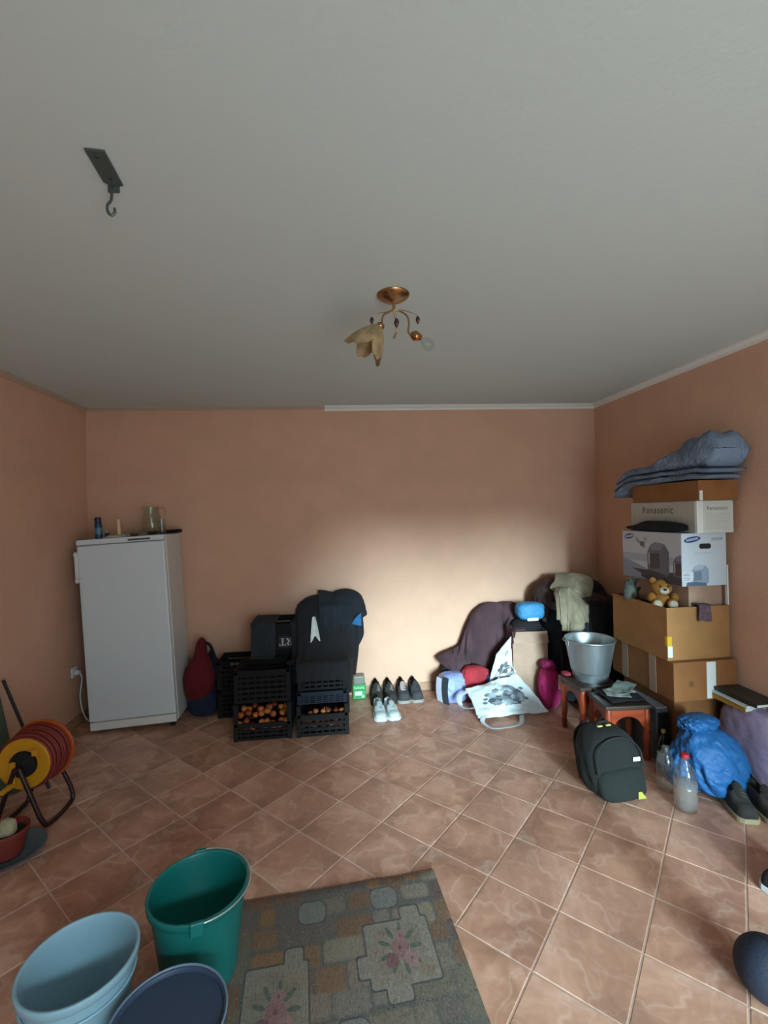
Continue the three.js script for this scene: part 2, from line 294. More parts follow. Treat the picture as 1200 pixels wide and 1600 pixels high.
// parametric sheet with thickness
function sheet(nx, ny, f, th, uvs = [1, 1]) {
  const N = (nx + 1) * (ny + 1), P = new Float64Array(N * 3), tri = [];
  for (let j = 0; j <= ny; j++) for (let i = 0; i <= nx; i++) { const p = f(i / nx, j / ny), k = j * (nx + 1) + i; P[3 * k] = p[0]; P[3 * k + 1] = p[1]; P[3 * k + 2] = p[2]; }
  for (let j = 0; j < ny; j++) for (let i = 0; i < nx; i++) { const a = j * (nx + 1) + i, b = a + 1, d = a + nx + 1, c = d + 1; tri.push(a, d, b, b, d, c); }
  return shell(P, tri, N, k => [(k % (nx + 1)) / nx * uvs[0], Math.floor(k / (nx + 1)) / ny * uvs[1]], th);
}
// stuffed shape standing on y = 0: superellipsoid with folds
function blob({ rx, h, rz, e = 2.6, amp = 0.05, folds = 0.03, sd = 1, fq = 3, n = 56, taper = 0, top = 0, ff = 5, shape = null }) {
  const g = mergeVertices(new THREE.SphereGeometry(1, n, Math.round(n * 0.7))); const p = g.attributes.position; const ry = h / 2; const uv = new Float32Array(p.count * 2);
  for (let i = 0; i < p.count; i++) {
    let x = p.getX(i), y = p.getY(i), z = p.getZ(i); const l = Math.pow(Math.abs(x) ** e + Math.abs(y) ** e + Math.abs(z) ** e, -1 / e); const X = x * l, Y = y * l, Z = z * l;
    const q = fbm(X * fq * 0.5 + sd, Y * fq * 0.5, Z * fq * 0.5 + sd * 3, 3); const rid = 1 - Math.abs(fbm(X * ff * 0.6 + sd * 5 + q * 1.3, Y * ff * 0.35, Z * ff * 0.6 + q, 4)) * 3.2;
    const t = (Y + 1) / 2, k = (1 + amp * q * 2 + folds * rid) * (1 - taper * t) * (1 - top * sst(0.6, 1, t));
    let ax = X * rx * k, ay = ry + Y * ry * (1 + amp * q), az = Z * rz * k; if (shape) [ax, ay, az] = shape(ax, ay, az, t);
    p.setXYZ(i, ax, Math.max(0.001, ay), az); uv[2 * i] = Math.atan2(Z, X) / 6.283 * 2 * rx * 3; uv[2 * i + 1] = Y * ry;
  }
  g.setAttribute('uv', new THREE.BufferAttribute(uv, 2)); g.computeVertexNormals(); return g;
}

// ---------------------------------------------------------------- refrigerator (leans a little to the left) and the things on it
const TILT = 2.76 * D2R, FP = [-1.82, 0.0, -3.69], FW = 0.63, FH = 1.462, FD = 0.385;
const fr = thing('refrigerator', 'white single-door refrigerator leaning slightly in the back left corner', 'refrigerator', FP);
fr.rotation.z = TILT;
const fl = (x, y, z) => { const c = Math.cos(TILT), s = Math.sin(TILT); return [FP[0] + x * c - y * s, FP[1] + x * s + y * c, FP[2] + z]; };
{
  part(fr, 'body', rb(0, 0.02, -FD, FW, FH - 0.002, -0.052, 0.008), M.enamelSide);
  const d = part(fr, 'door', rb(0.002, 0.085, -0.048, FW - 0.002, FH - 0.045, 0, 0.012, 3), M.enamel);
  part(d, 'door_gasket', bx(0.012, 0.095, -0.053, FW - 0.012, FH - 0.055, -0.047), S(0x8f9492, 0.7));
  const tp = part(fr, 'top_panel', rb(0, FH - 0.04, -0.05, FW, FH, -0.002, 0.006), M.enamel);
  part(tp, 'nameplate', rb(0.37, FH - 0.03, -0.003, 0.53, FH - 0.016, 0.001, 0.001, 1), S(0x5a6468, 0.4, { metalness: 0.5 }), 'narrow grey metal nameplate');
  part(fr, 'kick_plate', rb(0.004, 0.02, -0.05, FW - 0.004, 0.08, -0.006, 0.005), M.whitePlastic);
  part(fr, 'door_handle', merge([rb(-0.018, 1.14, -0.045, 0.004, 1.375, 0.006, 0.006), rb(-0.018, 1.15, -0.005, 0.03, 1.17, 0.012, 0.004), rb(-0.018, 1.345, -0.005, 0.03, 1.365, 0.012, 0.004)]), M.whitePlastic);
  for (const z of [-0.07, -FD + 0.04]) { part(fr, 'foot', new THREE.CylinderGeometry(0.016, 0.018, 0.02, 16).translate(0.05, 0.012, z), M.rubber); part(fr, 'foot', new THREE.CylinderGeometry(0.016, 0.018, 0.05, 16).translate(FW - 0.05, -0.003, z), M.rubber); }
  // wall socket and lead to the left of it
  const o = thing('wall_socket', 'small white wall socket with plug and lead left of the refrigerator', 'socket', [XL, 0.43, -3.84]);
  part(o, 'plate', rb(0.0, -0.04, -0.04, 0.012, 0.04, 0.04, 0.006), M.whitePlastic);
  part(o, 'plug', new THREE.CylinderGeometry(0.02, 0.018, 0.035, 16).rotateZ(Math.PI / 2).translate(0.03, -0.005, 0), M.whitePlastic);
  part(o, 'lead', tube([[0.045, -0.005, 0], [0.06, -0.04, 0.0], [0.05, -0.2, 0.01], [0.08, -0.38, -0.02], [0.12, -0.422, -0.06]], 0.005), M.whitePlastic);
}
function onFridge(o, x, z) { const p = fl(x, FH, z); o.position.set(...p); o.rotation.z = TILT; return o; }
{
  let o = onFridge(thing('spray_can', 'dark blue spray can on the left of the refrigerator top', 'can'), 0.13, -0.08);
  const blue = S(0x18405c, 0.35);
  part(o, 'body', lathe([[0, 0], [0.024, 0.001], [0.026, 0.006], [0.026, 0.115], [0.022, 0.125], [0, 0.127]]), blue);
  part(o, 'cap', lathe([[0.019, 0.124], [0.0225, 0.126], [0.0225, 0.158], [0.019, 0.164], [0, 0.165]]), S(0x12293f, 0.4));
  part(o, 'label_band', new THREE.CylinderGeometry(0.0265, 0.0265, 0.05, 32, 1, true).translate(0, 0.06, 0), S(0x4f7c96, 0.4));
  o = onFridge(thing('perfume_bottle', 'tiny dark bottle beside the blue can on the refrigerator', 'bottle'), 0.175, -0.11);
  part(o, 'body', rb(-0.014, 0, -0.01, 0.014, 0.04, 0.01, 0.004), S(0x20283a, 0.2)); part(o, 'cap', new THREE.CylinderGeometry(0.006, 0.006, 0.024, 12).translate(0, 0.052, 0), S(0x9aa0a0, 0.3, { metalness: 0.7 }));
  o = onFridge(thing('folded_napkin', 'white folded paper stack lying on the refrigerator top', 'paper'), 0.255, -0.09);
  for (let k = 0; k < 3; k++) part(o, 'sheet', sheet(10, 8, (u, v) => [(u - 0.5) * (0.17 - k * 0.02) + k * 0.01, 0.003 + k * 0.006 + 0.003 * noise(u * 3 + k, v * 3), (v - 0.5) * 0.12], 0.004), M.paper);
  o = onFridge(thing('candle', 'thin cream candle standing on the folded paper', 'candle'), 0.275, -0.085); o.position.y += 0.021;
  part(o, 'wax', lathe([[0, 0], [0.0135, 0.0], [0.013, 0.03], [0.0125, 0.055], [0.0115, 0.06], [0.0115, 0.105], [0.01, 0.118], [0.003, 0.12], [0, 0.119]], 20), S(0xd9c795, 0.6));
  part(o, 'wick', new THREE.CylinderGeometry(0.001, 0.001, 0.012, 6).translate(0, 0.124, 0), M.rubber);
  o = onFridge(thing('glass_bowl', 'low clear glass bowl left of the glass jug', 'bowl'), 0.385, -0.14);
  part(o, 'bowl', lathe([[0, 0.002], [0.03, 0.002], [0.05, 0.03], [0.055, 0.055], [0.051, 0.055], [0.046, 0.032], [0.027, 0.008], [0, 0.008]], 36), M.glass);
  o = onFridge(thing('brass_ashtray', 'small dull brass dish in front of the glass jug', 'dish'), 0.40, -0.055);
  part(o, 'dish', lathe([[0, 0.001], [0.024, 0.001], [0.034, 0.022], [0.031, 0.024], [0.022, 0.006], [0, 0.006]], 28), S(0x6a5530, 0.4, { metalness: 0.6 }));
  o = onFridge(thing('glass_jug', 'large clear glass jug with handle on the refrigerator', 'jug'), 0.475, -0.21);
  part(o, 'body', lathe([[0, 0.002], [0.055, 0.002], [0.066, 0.02], [0.074, 0.06], [0.076, 0.10], [0.068, 0.15], [0.058, 0.185], [0.062, 0.225], [0.058, 0.225], [0.054, 0.187], [0.064, 0.15], [0.072, 0.10], [0.070, 0.06], [0.062, 0.024], [0.05, 0.01], [0, 0.01]], 40), M.glass);
  part(o, 'handle', tube([[0.058, 0.2, 0], [0.09, 0.215, 0], [0.11, 0.18, 0], [0.108, 0.12, 0], [0.092, 0.075, 0], [0.07, 0.065, 0]], 0.007), M.glass);
  o = onFridge(thing('drinking_glass', 'clear drinking glass right of the glass jug', 'glass'), 0.58, -0.12);
  part(o, 'cup', lathe([[0, 0.001], [0.028, 0.001], [0.03, 0.01], [0.035, 0.12], [0.033, 0.12], [0.028, 0.014], [0, 0.012]], 32), M.glass);
  o = onFridge(thing('black_tray', 'black oblong tray at the right edge of the refrigerator top', 'tray'), 0.555, -0.28);
  part(o, 'tray', rb(-0.13, 0, -0.07, 0.11, 0.022, 0.05, 0.01, 3), M.blackPlastic); part(o, 'rim', tube([[-0.12, 0.024, -0.06], [0.1, 0.024, -0.06], [0.1, 0.024, 0.04], [-0.12, 0.024, 0.04]], 0.005, 64, 6, true), M.blackPlastic2);
}

// ---------------------------------------------------------------- ceiling hook and lamp
{
  const y = ceilY(-0.575);
  const o = thing('ceiling_hook', 'dark metal plate with hanging hook on the ceiling', 'hook', [-0.575, y, -1.31]); o.scale.set(0.92, 0.95, 0.88);
  const sh = new THREE.Shape([[-0.026, 0.07], [-0.034, -0.062], [-0.018, -0.082], [0.016, -0.075], [0.024, 0.066]].reverse().map(p => new THREE.Vector2(...p)));
  part(o, 'plate', new THREE.ExtrudeGeometry(sh, { depth: 0.004, bevelEnabled: true, bevelSize: 0.001, bevelThickness: 0.001, bevelSegments: 1 }).rotateX(Math.PI / 2).translate(0, -0.002, 0), S(0x4a5452, 0.8, { metalness: 0.1, side: THREE.DoubleSide }));
  part(o, 'bent_lip', rb(-0.03, -0.024, -0.085, 0.004, -0.002, -0.079, 0.002), S(0x4e5856, 0.7, { metalness: 0.1 }));
  part(o, 'hook', tube([[-0.018, -0.004, -0.076], [-0.018, -0.03, -0.077], [-0.019, -0.052, -0.074], [-0.028, -0.07, -0.07], [-0.026, -0.09, -0.068], [-0.016, -0.1, -0.068], [-0.006, -0.09, -0.068], [-0.007, -0.078, -0.068]], 0.0042, 60, 8), S(0x6b7574, 0.4, { metalness: 0.8 }));
  for (const [a, b] of [[-0.006, -0.045], [-0.006, 0.045]]) part(o, 'screw', new THREE.SphereGeometry(0.005, 10, 6).scale(1, 0.5, 1).translate(a, -0.007, b), M.darkSteel);
}
{
  const o = thing('ceiling_lamp', 'brass ceiling lamp with one amber flower shade and a bare socket', 'lamp', [0.303, ceilY(0.303), -2.0]);
  part(o, 'ceiling_plate', lathe([[0, -0.036], [0.012, -0.036], [0.02, -0.03], [0.045, -0.024], [0.066, -0.012], [0.073, -0.003], [0.073, 0], [0, 0]], 48), M.gold);
  part(o, 'stem', tube([[0, -0.03, 0], [0.002, -0.055, 0], [0, -0.07, 0]], 0.007, 16), M.gold);
  part(o, 'arm', tube([[0, -0.065, 0], [-0.02, -0.078, 0.005], [-0.045, -0.095, 0.01], [-0.055, -0.125, 0.02], [-0.056, -0.16, 0.025]], 0.0045, 40), M.gold);
  part(o, 'arm', tube([[0, -0.065, 0], [0.03, -0.072, 0.0], [0.06, -0.095, 0.005], [0.066, -0.13, 0.01], [0.062, -0.17, 0.015], [0.078, -0.185, 0.015], [0.09, -0.17, 0.015]], 0.004, 48), M.gold);
  part(o, 'arm', tube([[0, -0.065, 0], [0.014, -0.1, -0.02], [0.02, -0.14, -0.045], [0.005, -0.175, -0.05]], 0.004, 32), M.gold);
  // flower shade with pointed petals
  const sg = sheet(60, 16, (u, v) => { const a = u * Math.PI * 2, pet = Math.abs(Math.cos(a * 2.5)); const r = 0.014 + 0.066 * Math.pow(v, 0.75) * (1 + 0.42 * v * (pet - 0.5)); const y = -v * (0.085 + 0.05 * v * v * pet) + 0.004 * Math.sin(a * 15) * v; return [Math.cos(a) * r, y, Math.sin(a) * r]; }, 0.003, [3, 1]);
  const amber = new THREE.MeshPhysicalMaterial({ color: 0xffffff, roughness: 0.5, transmission: 0.35, thickness: 0, side: THREE.DoubleSide, map: toned(0xbfa67a, 0.3, 5, 41) });
  const sd = part(o, 'flower_shade', sg, amber, 'amber glass flower-shaped shade'); sd.position.set(-0.07, -0.155, 0.03); sd.rotation.set(0.35, 0.35, -0.62);
  part(o, 'socket_cup', lathe([[0, 0.012], [0.012, 0.012], [0.02, 0], [0.017, -0.012], [0, -0.012]], 24), M.gold).position.set(-0.064, -0.15, 0.027);
  const s2 = part(o, 'socket_cup', lathe([[0, 0.02], [0.01, 0.02], [0.022, 0.004], [0.02, -0.01], [0.011, -0.03], [0, -0.03]], 24), S(0xa97c55, 0.2, { metalness: 0.95 })); s2.position.set(0.092, -0.185, 0.015); s2.rotation.z = 1.25;
  part(o, 'bulb', lathe([[0.009, 0], [0.011, -0.012], [0.024, -0.035], [0.027, -0.052], [0.02, -0.07], [0, -0.077]], 24), M.glass).position.set(0.112, -0.192, 0.015); o.children[o.children.length - 1].rotation.z = 0.9;
  for (const [x, y, z, s] of [[-0.1, -0.128, 0.03, 0.9], [0.008, -0.135, 0.03, 1.2], [0.104, -0.115, 0.02, 1]]) { const l = part(o, 'crystal_drop', lathe([[0, 0.018], [0.007, 0.01], [0.0105, 0], [0.007, -0.012], [0, -0.022]].map(p => [p[0] * s, p[1] * s]), 6), S(0x4a3836, 0.12, { metalness: 0.3 }), 'dark glass drop'); l.position.set(x, y, z); part(l, 'wire', tube([[0, 0.018, 0], [-0.3 * x, 0.03, 0], [-0.7 * x, 0.05, -z]], 0.0015, 10, 5), M.gold); }
}

// ---------------------------------------------------------------- crates, onions, clothes by the back wall
function crateGeo(w, h, d, low = 0) {     // slatted vegetable crate, origin at base centre; low: cut-down front
  const t = 0.014, a = []; const X = w / 2, Z = d / 2;
  const out = { base: merge([bx(-X + 0.01, 0.004, -Z + 0.01, X - 0.01, 0.012, Z - 0.01)]), posts: [], walls: [], rim: null };
  const post = (x, z) => rb(x - 0.016, 0, z - 0.016, x + 0.016, h, z + 0.016, 0.004, 1);
  out.posts = [post(-X + 0.016, -Z + 0.016), post(X - 0.016, -Z + 0.016), post(-X + 0.016, Z - 0.016), post(X - 0.016, Z - 0.016)];
  const slats = (len, top, n) => { const r = []; for (let k = 0; k < n; k++) { const y0 = 0.004 + k * (top - 0.01) / n; r.push([y0, y0 + (top - 0.01) / n * 0.6]); } return r; };
  const front = []; const ft = low || h; for (const [y0, y1] of slats(w, ft, low ? 4 : 6)) front.push(bx(-X + 0.03, y0, Z - t, X - 0.03, y1, Z - 0.004)); for (let k = 1; k < 8; k++) { const x = -X + w * k / 8; front.push(bx(x - 0.005, 0.004, Z - t + 0.002, x + 0.005, ft - 0.006, Z - 0.003)); }
  const back = []; for (const [y0, y1] of slats(w, h, 6)) back.push(bx(-X + 0.03, y0, -Z + 0.004, X - 0.03, y1, -Z + t));
  const sl = [], sr = []; for (const [y0, y1] of slats(d, h, 6)) { sl.push(bx(-X + 0.004, y0, -Z + 0.03, -X + t, y1, Z - 0.03)); sr.push(bx(X - t, y0, -Z + 0.03, X - 0.004, y1, Z - 0.03)); }
  out.walls = [front, back, sl, sr].map(merge);
  const r = 0.012; out.rim = merge([bx(-X, h - 0.022, -Z, X, h, -Z + r), ...(low ? [bx(-X + 0.01, low - 0.02, Z - r, X - 0.01, low, Z)] : [bx(-X, h - 0.022, Z - r, X, h, Z)]), bx(-X, h - 0.022, -Z + r, -X + r, h, Z - r), bx(X - r, h - 0.022, -Z + r, X, h, Z - r)]);
  return out;
}
function crate(label, x0, x1, y0, h, z0, z1, mat, low = 0) {
  const o = thing('plastic_crate', label, 'crate', [(x0 + x1) / 2, y0, (z0 + z1) / 2], 0, 'stacked vegetable crates');
  const g = crateGeo(x1 - x0, h, z1 - z0, low); part(o, 'base', g.base, mat); for (const p of g.posts) part(o, 'corner_post', p, mat); for (const w of g.walls) part(o, 'slatted_side', w, mat); part(o, 'rim', g.rim, mat); return o;
}
const A1 = crate('black crate on the floor nearest the red backpack', -0.915, -0.635, 0.0, 0.225, -4.07, -3.80, M.blackPlastic);
const A2 = crate('black crate with two pale marks on its rim, left of the grey cloth', -0.915, -0.635, 0.2255, 0.225, -4.07, -3.80, M.blackPlastic2);
for (const x of [-0.018, 0.018]) part(A2, 'pale_mark', bx(x - 0.014, 0.198, 0.1352, x + 0.014, 0.216, 0.137), S(0x7d7378, 0.7));
for (let k = 0; k < 3; k++) {
  const c = crate(['black crate at the bottom of the stack under the grey cloth', 'black middle crate in the stack under the grey cloth', 'black lettered crate on top, half covered by grey cloth'][k], -0.62, -0.285, k * 0.2505, 0.25, -4.07, -3.73, k === 1 ? M.blackPlastic2 : M.blackPlastic);
  if (k === 2) {
    part(c, 'front_board', bx(-0.14, 0.03, 0.17, 0.15, 0.215, 0.1725), M.blackPlastic);
    const t = canvasTex(128, 96, (g, w, h) => { g.fillStyle = '#131315'; g.fillRect(0, 0, w, h); g.save(); g.translate(w / 2, h / 2); g.rotate(Math.PI); g.fillStyle = '#b4b4b4'; g.font = 'bold 82px serif'; g.textAlign = 'center'; g.textBaseline = 'middle'; g.fillText('RT', 0, 2); g.restore(); });
    part(c, 'lettering', new THREE.PlaneGeometry(0.13, 0.095).translate(0.095, 0.105, 0.1732), S(0xffffff, 0.6, { map: t }), 'pale upside-down letters');
  }
}
for (let k = 0; k < 3; k++) crate(['black crate at the floor under the draped black jacket', 'black middle crate under the draped black jacket', 'black top crate under the draped black jacket'][k], -0.26, 0.135, k * 0.2805, 0.28, -4.07, -3.74, k === 1 ? M.blackPlastic2 : M.blackPlastic);
const onion1 = crate('low-fronted black crate full of golden onions, left one on the floor', -0.71, -0.30, 0, 0.262, -3.70, -3.385, M.blackPlastic2, 0.125);
const onion2 = crate('black slatted crate of red-brown onions, right one on the floor', -0.265, 0.115, 0, 0.225, -3.70, -3.375, M.blackPlastic2, 0.16);
crate('black crate stacked on the crate of golden onions', -0.705, -0.305, 0.263, 0.235, -3.70, -3.40, M.blackPlastic);
crate('dark navy crate stacked on the crate of red-brown onions', -0.26, 0.105, 0.226, 0.09, -3.70, -3.40, M.navyPlastic);
crate('black crate above the dark navy crate', -0.255, 0.105, 0.317, 0.20, -3.70, -3.42, M.blackPlastic);
{
  const cols = [0xa8541e, 0xb86428, 0x8e4018, 0xc47a3a, 0x7c3416, 0xb8683c].map(c => { const m = S(0xffffff, 0.38); const k = new THREE.Color(c).convertLinearToSRGB(); m.map = dataTex(64, (u, v) => { const s = 1 + 0.22 * Math.sin(u * 75 + 3 * noise(v * 5, u * 4)) + 0.2 * tn(u, v, 6, c & 63); return [k.r * s, k.g * s, k.b * s]; }); return m; });
  const red = [0x7a3a22, 0x8e4a2c, 0x6a2c20, 0xa8623e].map(c => S(c, 0.4));
  const body = lathe([[0, 0.0], [0.4, 0.03], [0.8, 0.22], [1, 0.62], [0.93, 1.0], [0.62, 1.32], [0.26, 1.5], [0.12, 1.7], [0.1, 1.95], [0, 1.97]], 18), root = lathe([[0, -0.07], [0.16, -0.05], [0.2, 0.02], [0, 0.04]], 10);
  function onion(x, y, z, r, mat, label, group) {
    const o = thing('onion', label, 'onion', [x, y, z], 0, group); part(o, 'bulb', body, mat); part(o, 'root', root, mat); o.scale.setScalar(r); o.rotation.set(rr(-1.2, 1.2), rr(0, 6), rr(-1.2, 1.2)); o.userData.label = label;
  }
  for (let row = 0; row < 3; row++) for (let k = 0; k < 8; k++) onion(-0.665 + k * 0.046 + rr(-0.006, 0.006), [0.10, 0.145, 0.17][row] + rr(-0.012, 0.012), -3.43 - row * 0.052 + rr(-0.008, 0.008), rr(0.022, 0.028), cols[Math.floor(rnd() * 6)], 'golden brown onion heaped in the left floor crate', 'golden onions');
  for (let k = 0; k < 8; k++) onion(-0.66 + k * 0.045, 0.055, -3.432 + rr(-0.004, 0.004), rr(0.022, 0.026), cols[Math.floor(rnd() * 6)], 'golden brown onion heaped in the left floor crate', 'golden onions');
  for (let row = 0; row < 3; row++) for (let k = 0; k < 7; k++) onion(-0.215 + k * 0.047 + rr(-0.006, 0.006), [0.035, 0.085, 0.14][row] + rr(-0.008, 0.008), -3.425 - (row === 2 ? 0.02 : 0) + rr(-0.004, 0.004), rr(0.021, 0.026), k % 3 ? red[Math.floor(rnd() * 4)] : cols[Math.floor(rnd() * 6)], 'red-brown onion in the right floor crate', 'red-brown onions');
}
const BLACKF = fabric(0x17171a, 0.95, 0.2, 0.002), NAVYF = fabric(0x1a2028, 0.95, 0.2, 0.002);
const crateCol = [boxC(-0.62, 0, -4.07, -0.285, 0.752, -3.728), boxC(-0.26, 0, -4.07, 0.135, 0.842, -3.738), boxC(-0.71, 0, -3.70, -0.30, 0.5, -3.385), boxC(-0.265, 0, -3.70, 0.115, 0.52, -3.375)];
const jacketMask = (u, v) => !(v > 0.82 && (u < 0.12 || u > 0.9)) && !(Math.hypot(u - 0.5, (v - 0.0) * 1.3) < 0.12) && !(v < 0.12 && (u < 0.1 || u > 0.9));
single('black_jacket', 'black jacket draped over the tallest crate stack', 'jacket', cloth({ nx: 46, ny: 52, w: 0.74, h: 0.9, init: (u, v) => [-0.335 + u * 0.63, 0.93 + 0.03 * Math.sin(u * 9), -4.06 + v * 0.80], mask: jacketMask, col: [...crateCol, ellC(-0.1, 0.85, -3.9, 0.14, 0.07, 0.12), ellC(0.12, 0.85, -3.88, 0.12, 0.07, 0.13)], steps: 240, th: 0.016, lift: 0.012, sd: 4, wob: 0.05, smooth: 0 }), BLACKF);
single('navy_coat', 'dark navy coat hanging over the right side of the crate stack', 'coat', cloth({ nx: 40, ny: 40, w: 0.50, h: 0.66, init: (u, v) => [-0.10 + u * 0.46, 1.0 + 0.02 * Math.sin(v * 8), -4.05 + v * 0.56], mask: (u, v) => !(v > 0.86 && u < 0.2), col: [...crateCol, ellC(-0.1, 0.87, -3.9, 0.15, 0.09, 0.13), ellC(0.12, 0.88, -3.88, 0.135, 0.085, 0.145), boxC(-0.3, 0.5, -4.07, 0.16, 0.872, -3.70)], steps: 240, th: 0.014, lift: 0.012, sd: 14, wob: 0.05, smooth: 0 }), NAVYF);
single('grey_cloth', 'dark slate-grey cloth hanging over the lettered crate', 'cloth', cloth({ nx: 24, ny: 40, w: 0.205, h: 0.56, init: (u, v) => [-0.632 + u * 0.195, 0.80, -4.0 + v * 0.52], col: crateCol, steps: 240, th: 0.008, lift: 0.012, sd: 24, wob: 0.03 }), fabric(0x2b3238, 0.95, 0.2));
single('white_rag', 'white rag hanging down the front of the black jacket', 'rag', sheet(14, 26, (u, v) => { const w = lerp(0.022, 0.105, Math.pow(v, 0.8)); const cut = sst(0.8, 1, v) * (0.035 * (1 - u) * (1 - u) - 0.012 * Math.sin(u * 9)); return [-0.135 + (u - 0.45) * w + 0.012 * v - 0.03 * (u < 0.3 ? (v - 0.8 > 0 ? (v - 0.8) : 0) : 0), 0.815 - v * 0.315 - cut, -3.64 + 0.012 * Math.sin(u * 7 + 1) * (0.4 + v) + 0.03 * v]; }, 0.004), fabric(0xd5d5d0, 0.9, 0.08));
single('blue_cloth_patch', 'small blue cloth corner on the dark coat at the right', 'cloth', sheet(10, 10, (u, v) => [0.165 + u * 0.075 * (0.25 + 0.75 * u) , 0.79 - 0.10 * v * u + 0.03 * u - 0.055 * (1 - u) , -3.672 + 0.006 * Math.sin(u * 5 + v * 3)], 0.004), fabric(0x2c6ea3, 0.8, 0.1));
// red and navy backpack in the gap beside the refrigerator
{
  const o = thing('red_backpack', 'dark red and navy backpack leaning on the wall beside the refrigerator', 'backpack', [-1.04, 0.0, -3.93]);
  const red = fabric(0x66101a, 0.95, 0.15), nav = fabric(0x161a2c, 0.9, 0.2);
  part(o, 'lower_bag', blob({ rx: 0.115, h: 0.2, rz: 0.11, e: 3, sd: 3 }), fabric(0x14233c, 0.9, 0.2)).position.set(-0.005, 0, 0);
  part(o, 'body', blob({ rx: 0.115, h: 0.52, rz: 0.1, sd: 6, folds: 0.05, shape: (x, y, z, t) => [x * (1.05 - 0.62 * sst(0.42, 0.8, t)) + 0.035 * t, y, z * (1 - 0.4 * t)] }), red, 'dark red front').position.set(-0.045, 0.11, 0.03);
  part(o, 'side_panel', blob({ rx: 0.07, h: 0.42, rz: 0.08, sd: 9, folds: 0.06, top: 0.55 }), nav, 'navy side').position.set(0.05, 0.1, -0.02);
  part(o, 'strap', tube([[-0.03, 0.60, 0.03], [0.05, 0.58, 0.05], [0.1, 0.46, 0.07], [0.12, 0.3, 0.07]], 0.012, 30), nav);
}
// green and clear pack of drink, sneakers
{
  const o = thing('green_carton', 'green printed pack with a grey clear top beside the crates', 'carton', [0.232, 0, -4.035]);
  const t = canvasTex(128, 160, (g, w, h) => { g.fillStyle = '#3f9d57'; g.fillRect(0, 0, w, h); g.fillStyle = '#8fd79c'; for (let i = 0; i < 6; i++) g.fillRect(8 + i * 19, 14 + (i % 2) * 8, 14, 22); g.fillStyle = '#2c7b41'; g.fillRect(6, 46, 116, 18); g.fillStyle = '#cfe6d0'; g.fillRect(16, 72, 78, 52); g.fillStyle = '#2f8247'; g.fillRect(20, 126, 66, 22); g.fillStyle = '#bfe2c2'; g.fillRect(90, 126, 26, 26); });
  part(o, 'body', rb(-0.058, 0, -0.04, 0.058, 0.125, 0.04, 0.01), S(0x3f9d57, 0.4));
  part(o, 'label', new THREE.PlaneGeometry(0.1, 0.11).translate(0, 0.063, 0.041), S(0xffffff, 0.45, { map: t }));
  part(o, 'clear_top', rb(-0.05, 0.122, -0.036, 0.05, 0.2, 0.036, 0.012), new THREE.MeshPhysicalMaterial({ color: 0xa9aa9c, roughness: 0.35, transmission: 0.5, thickness: 0 }));
}
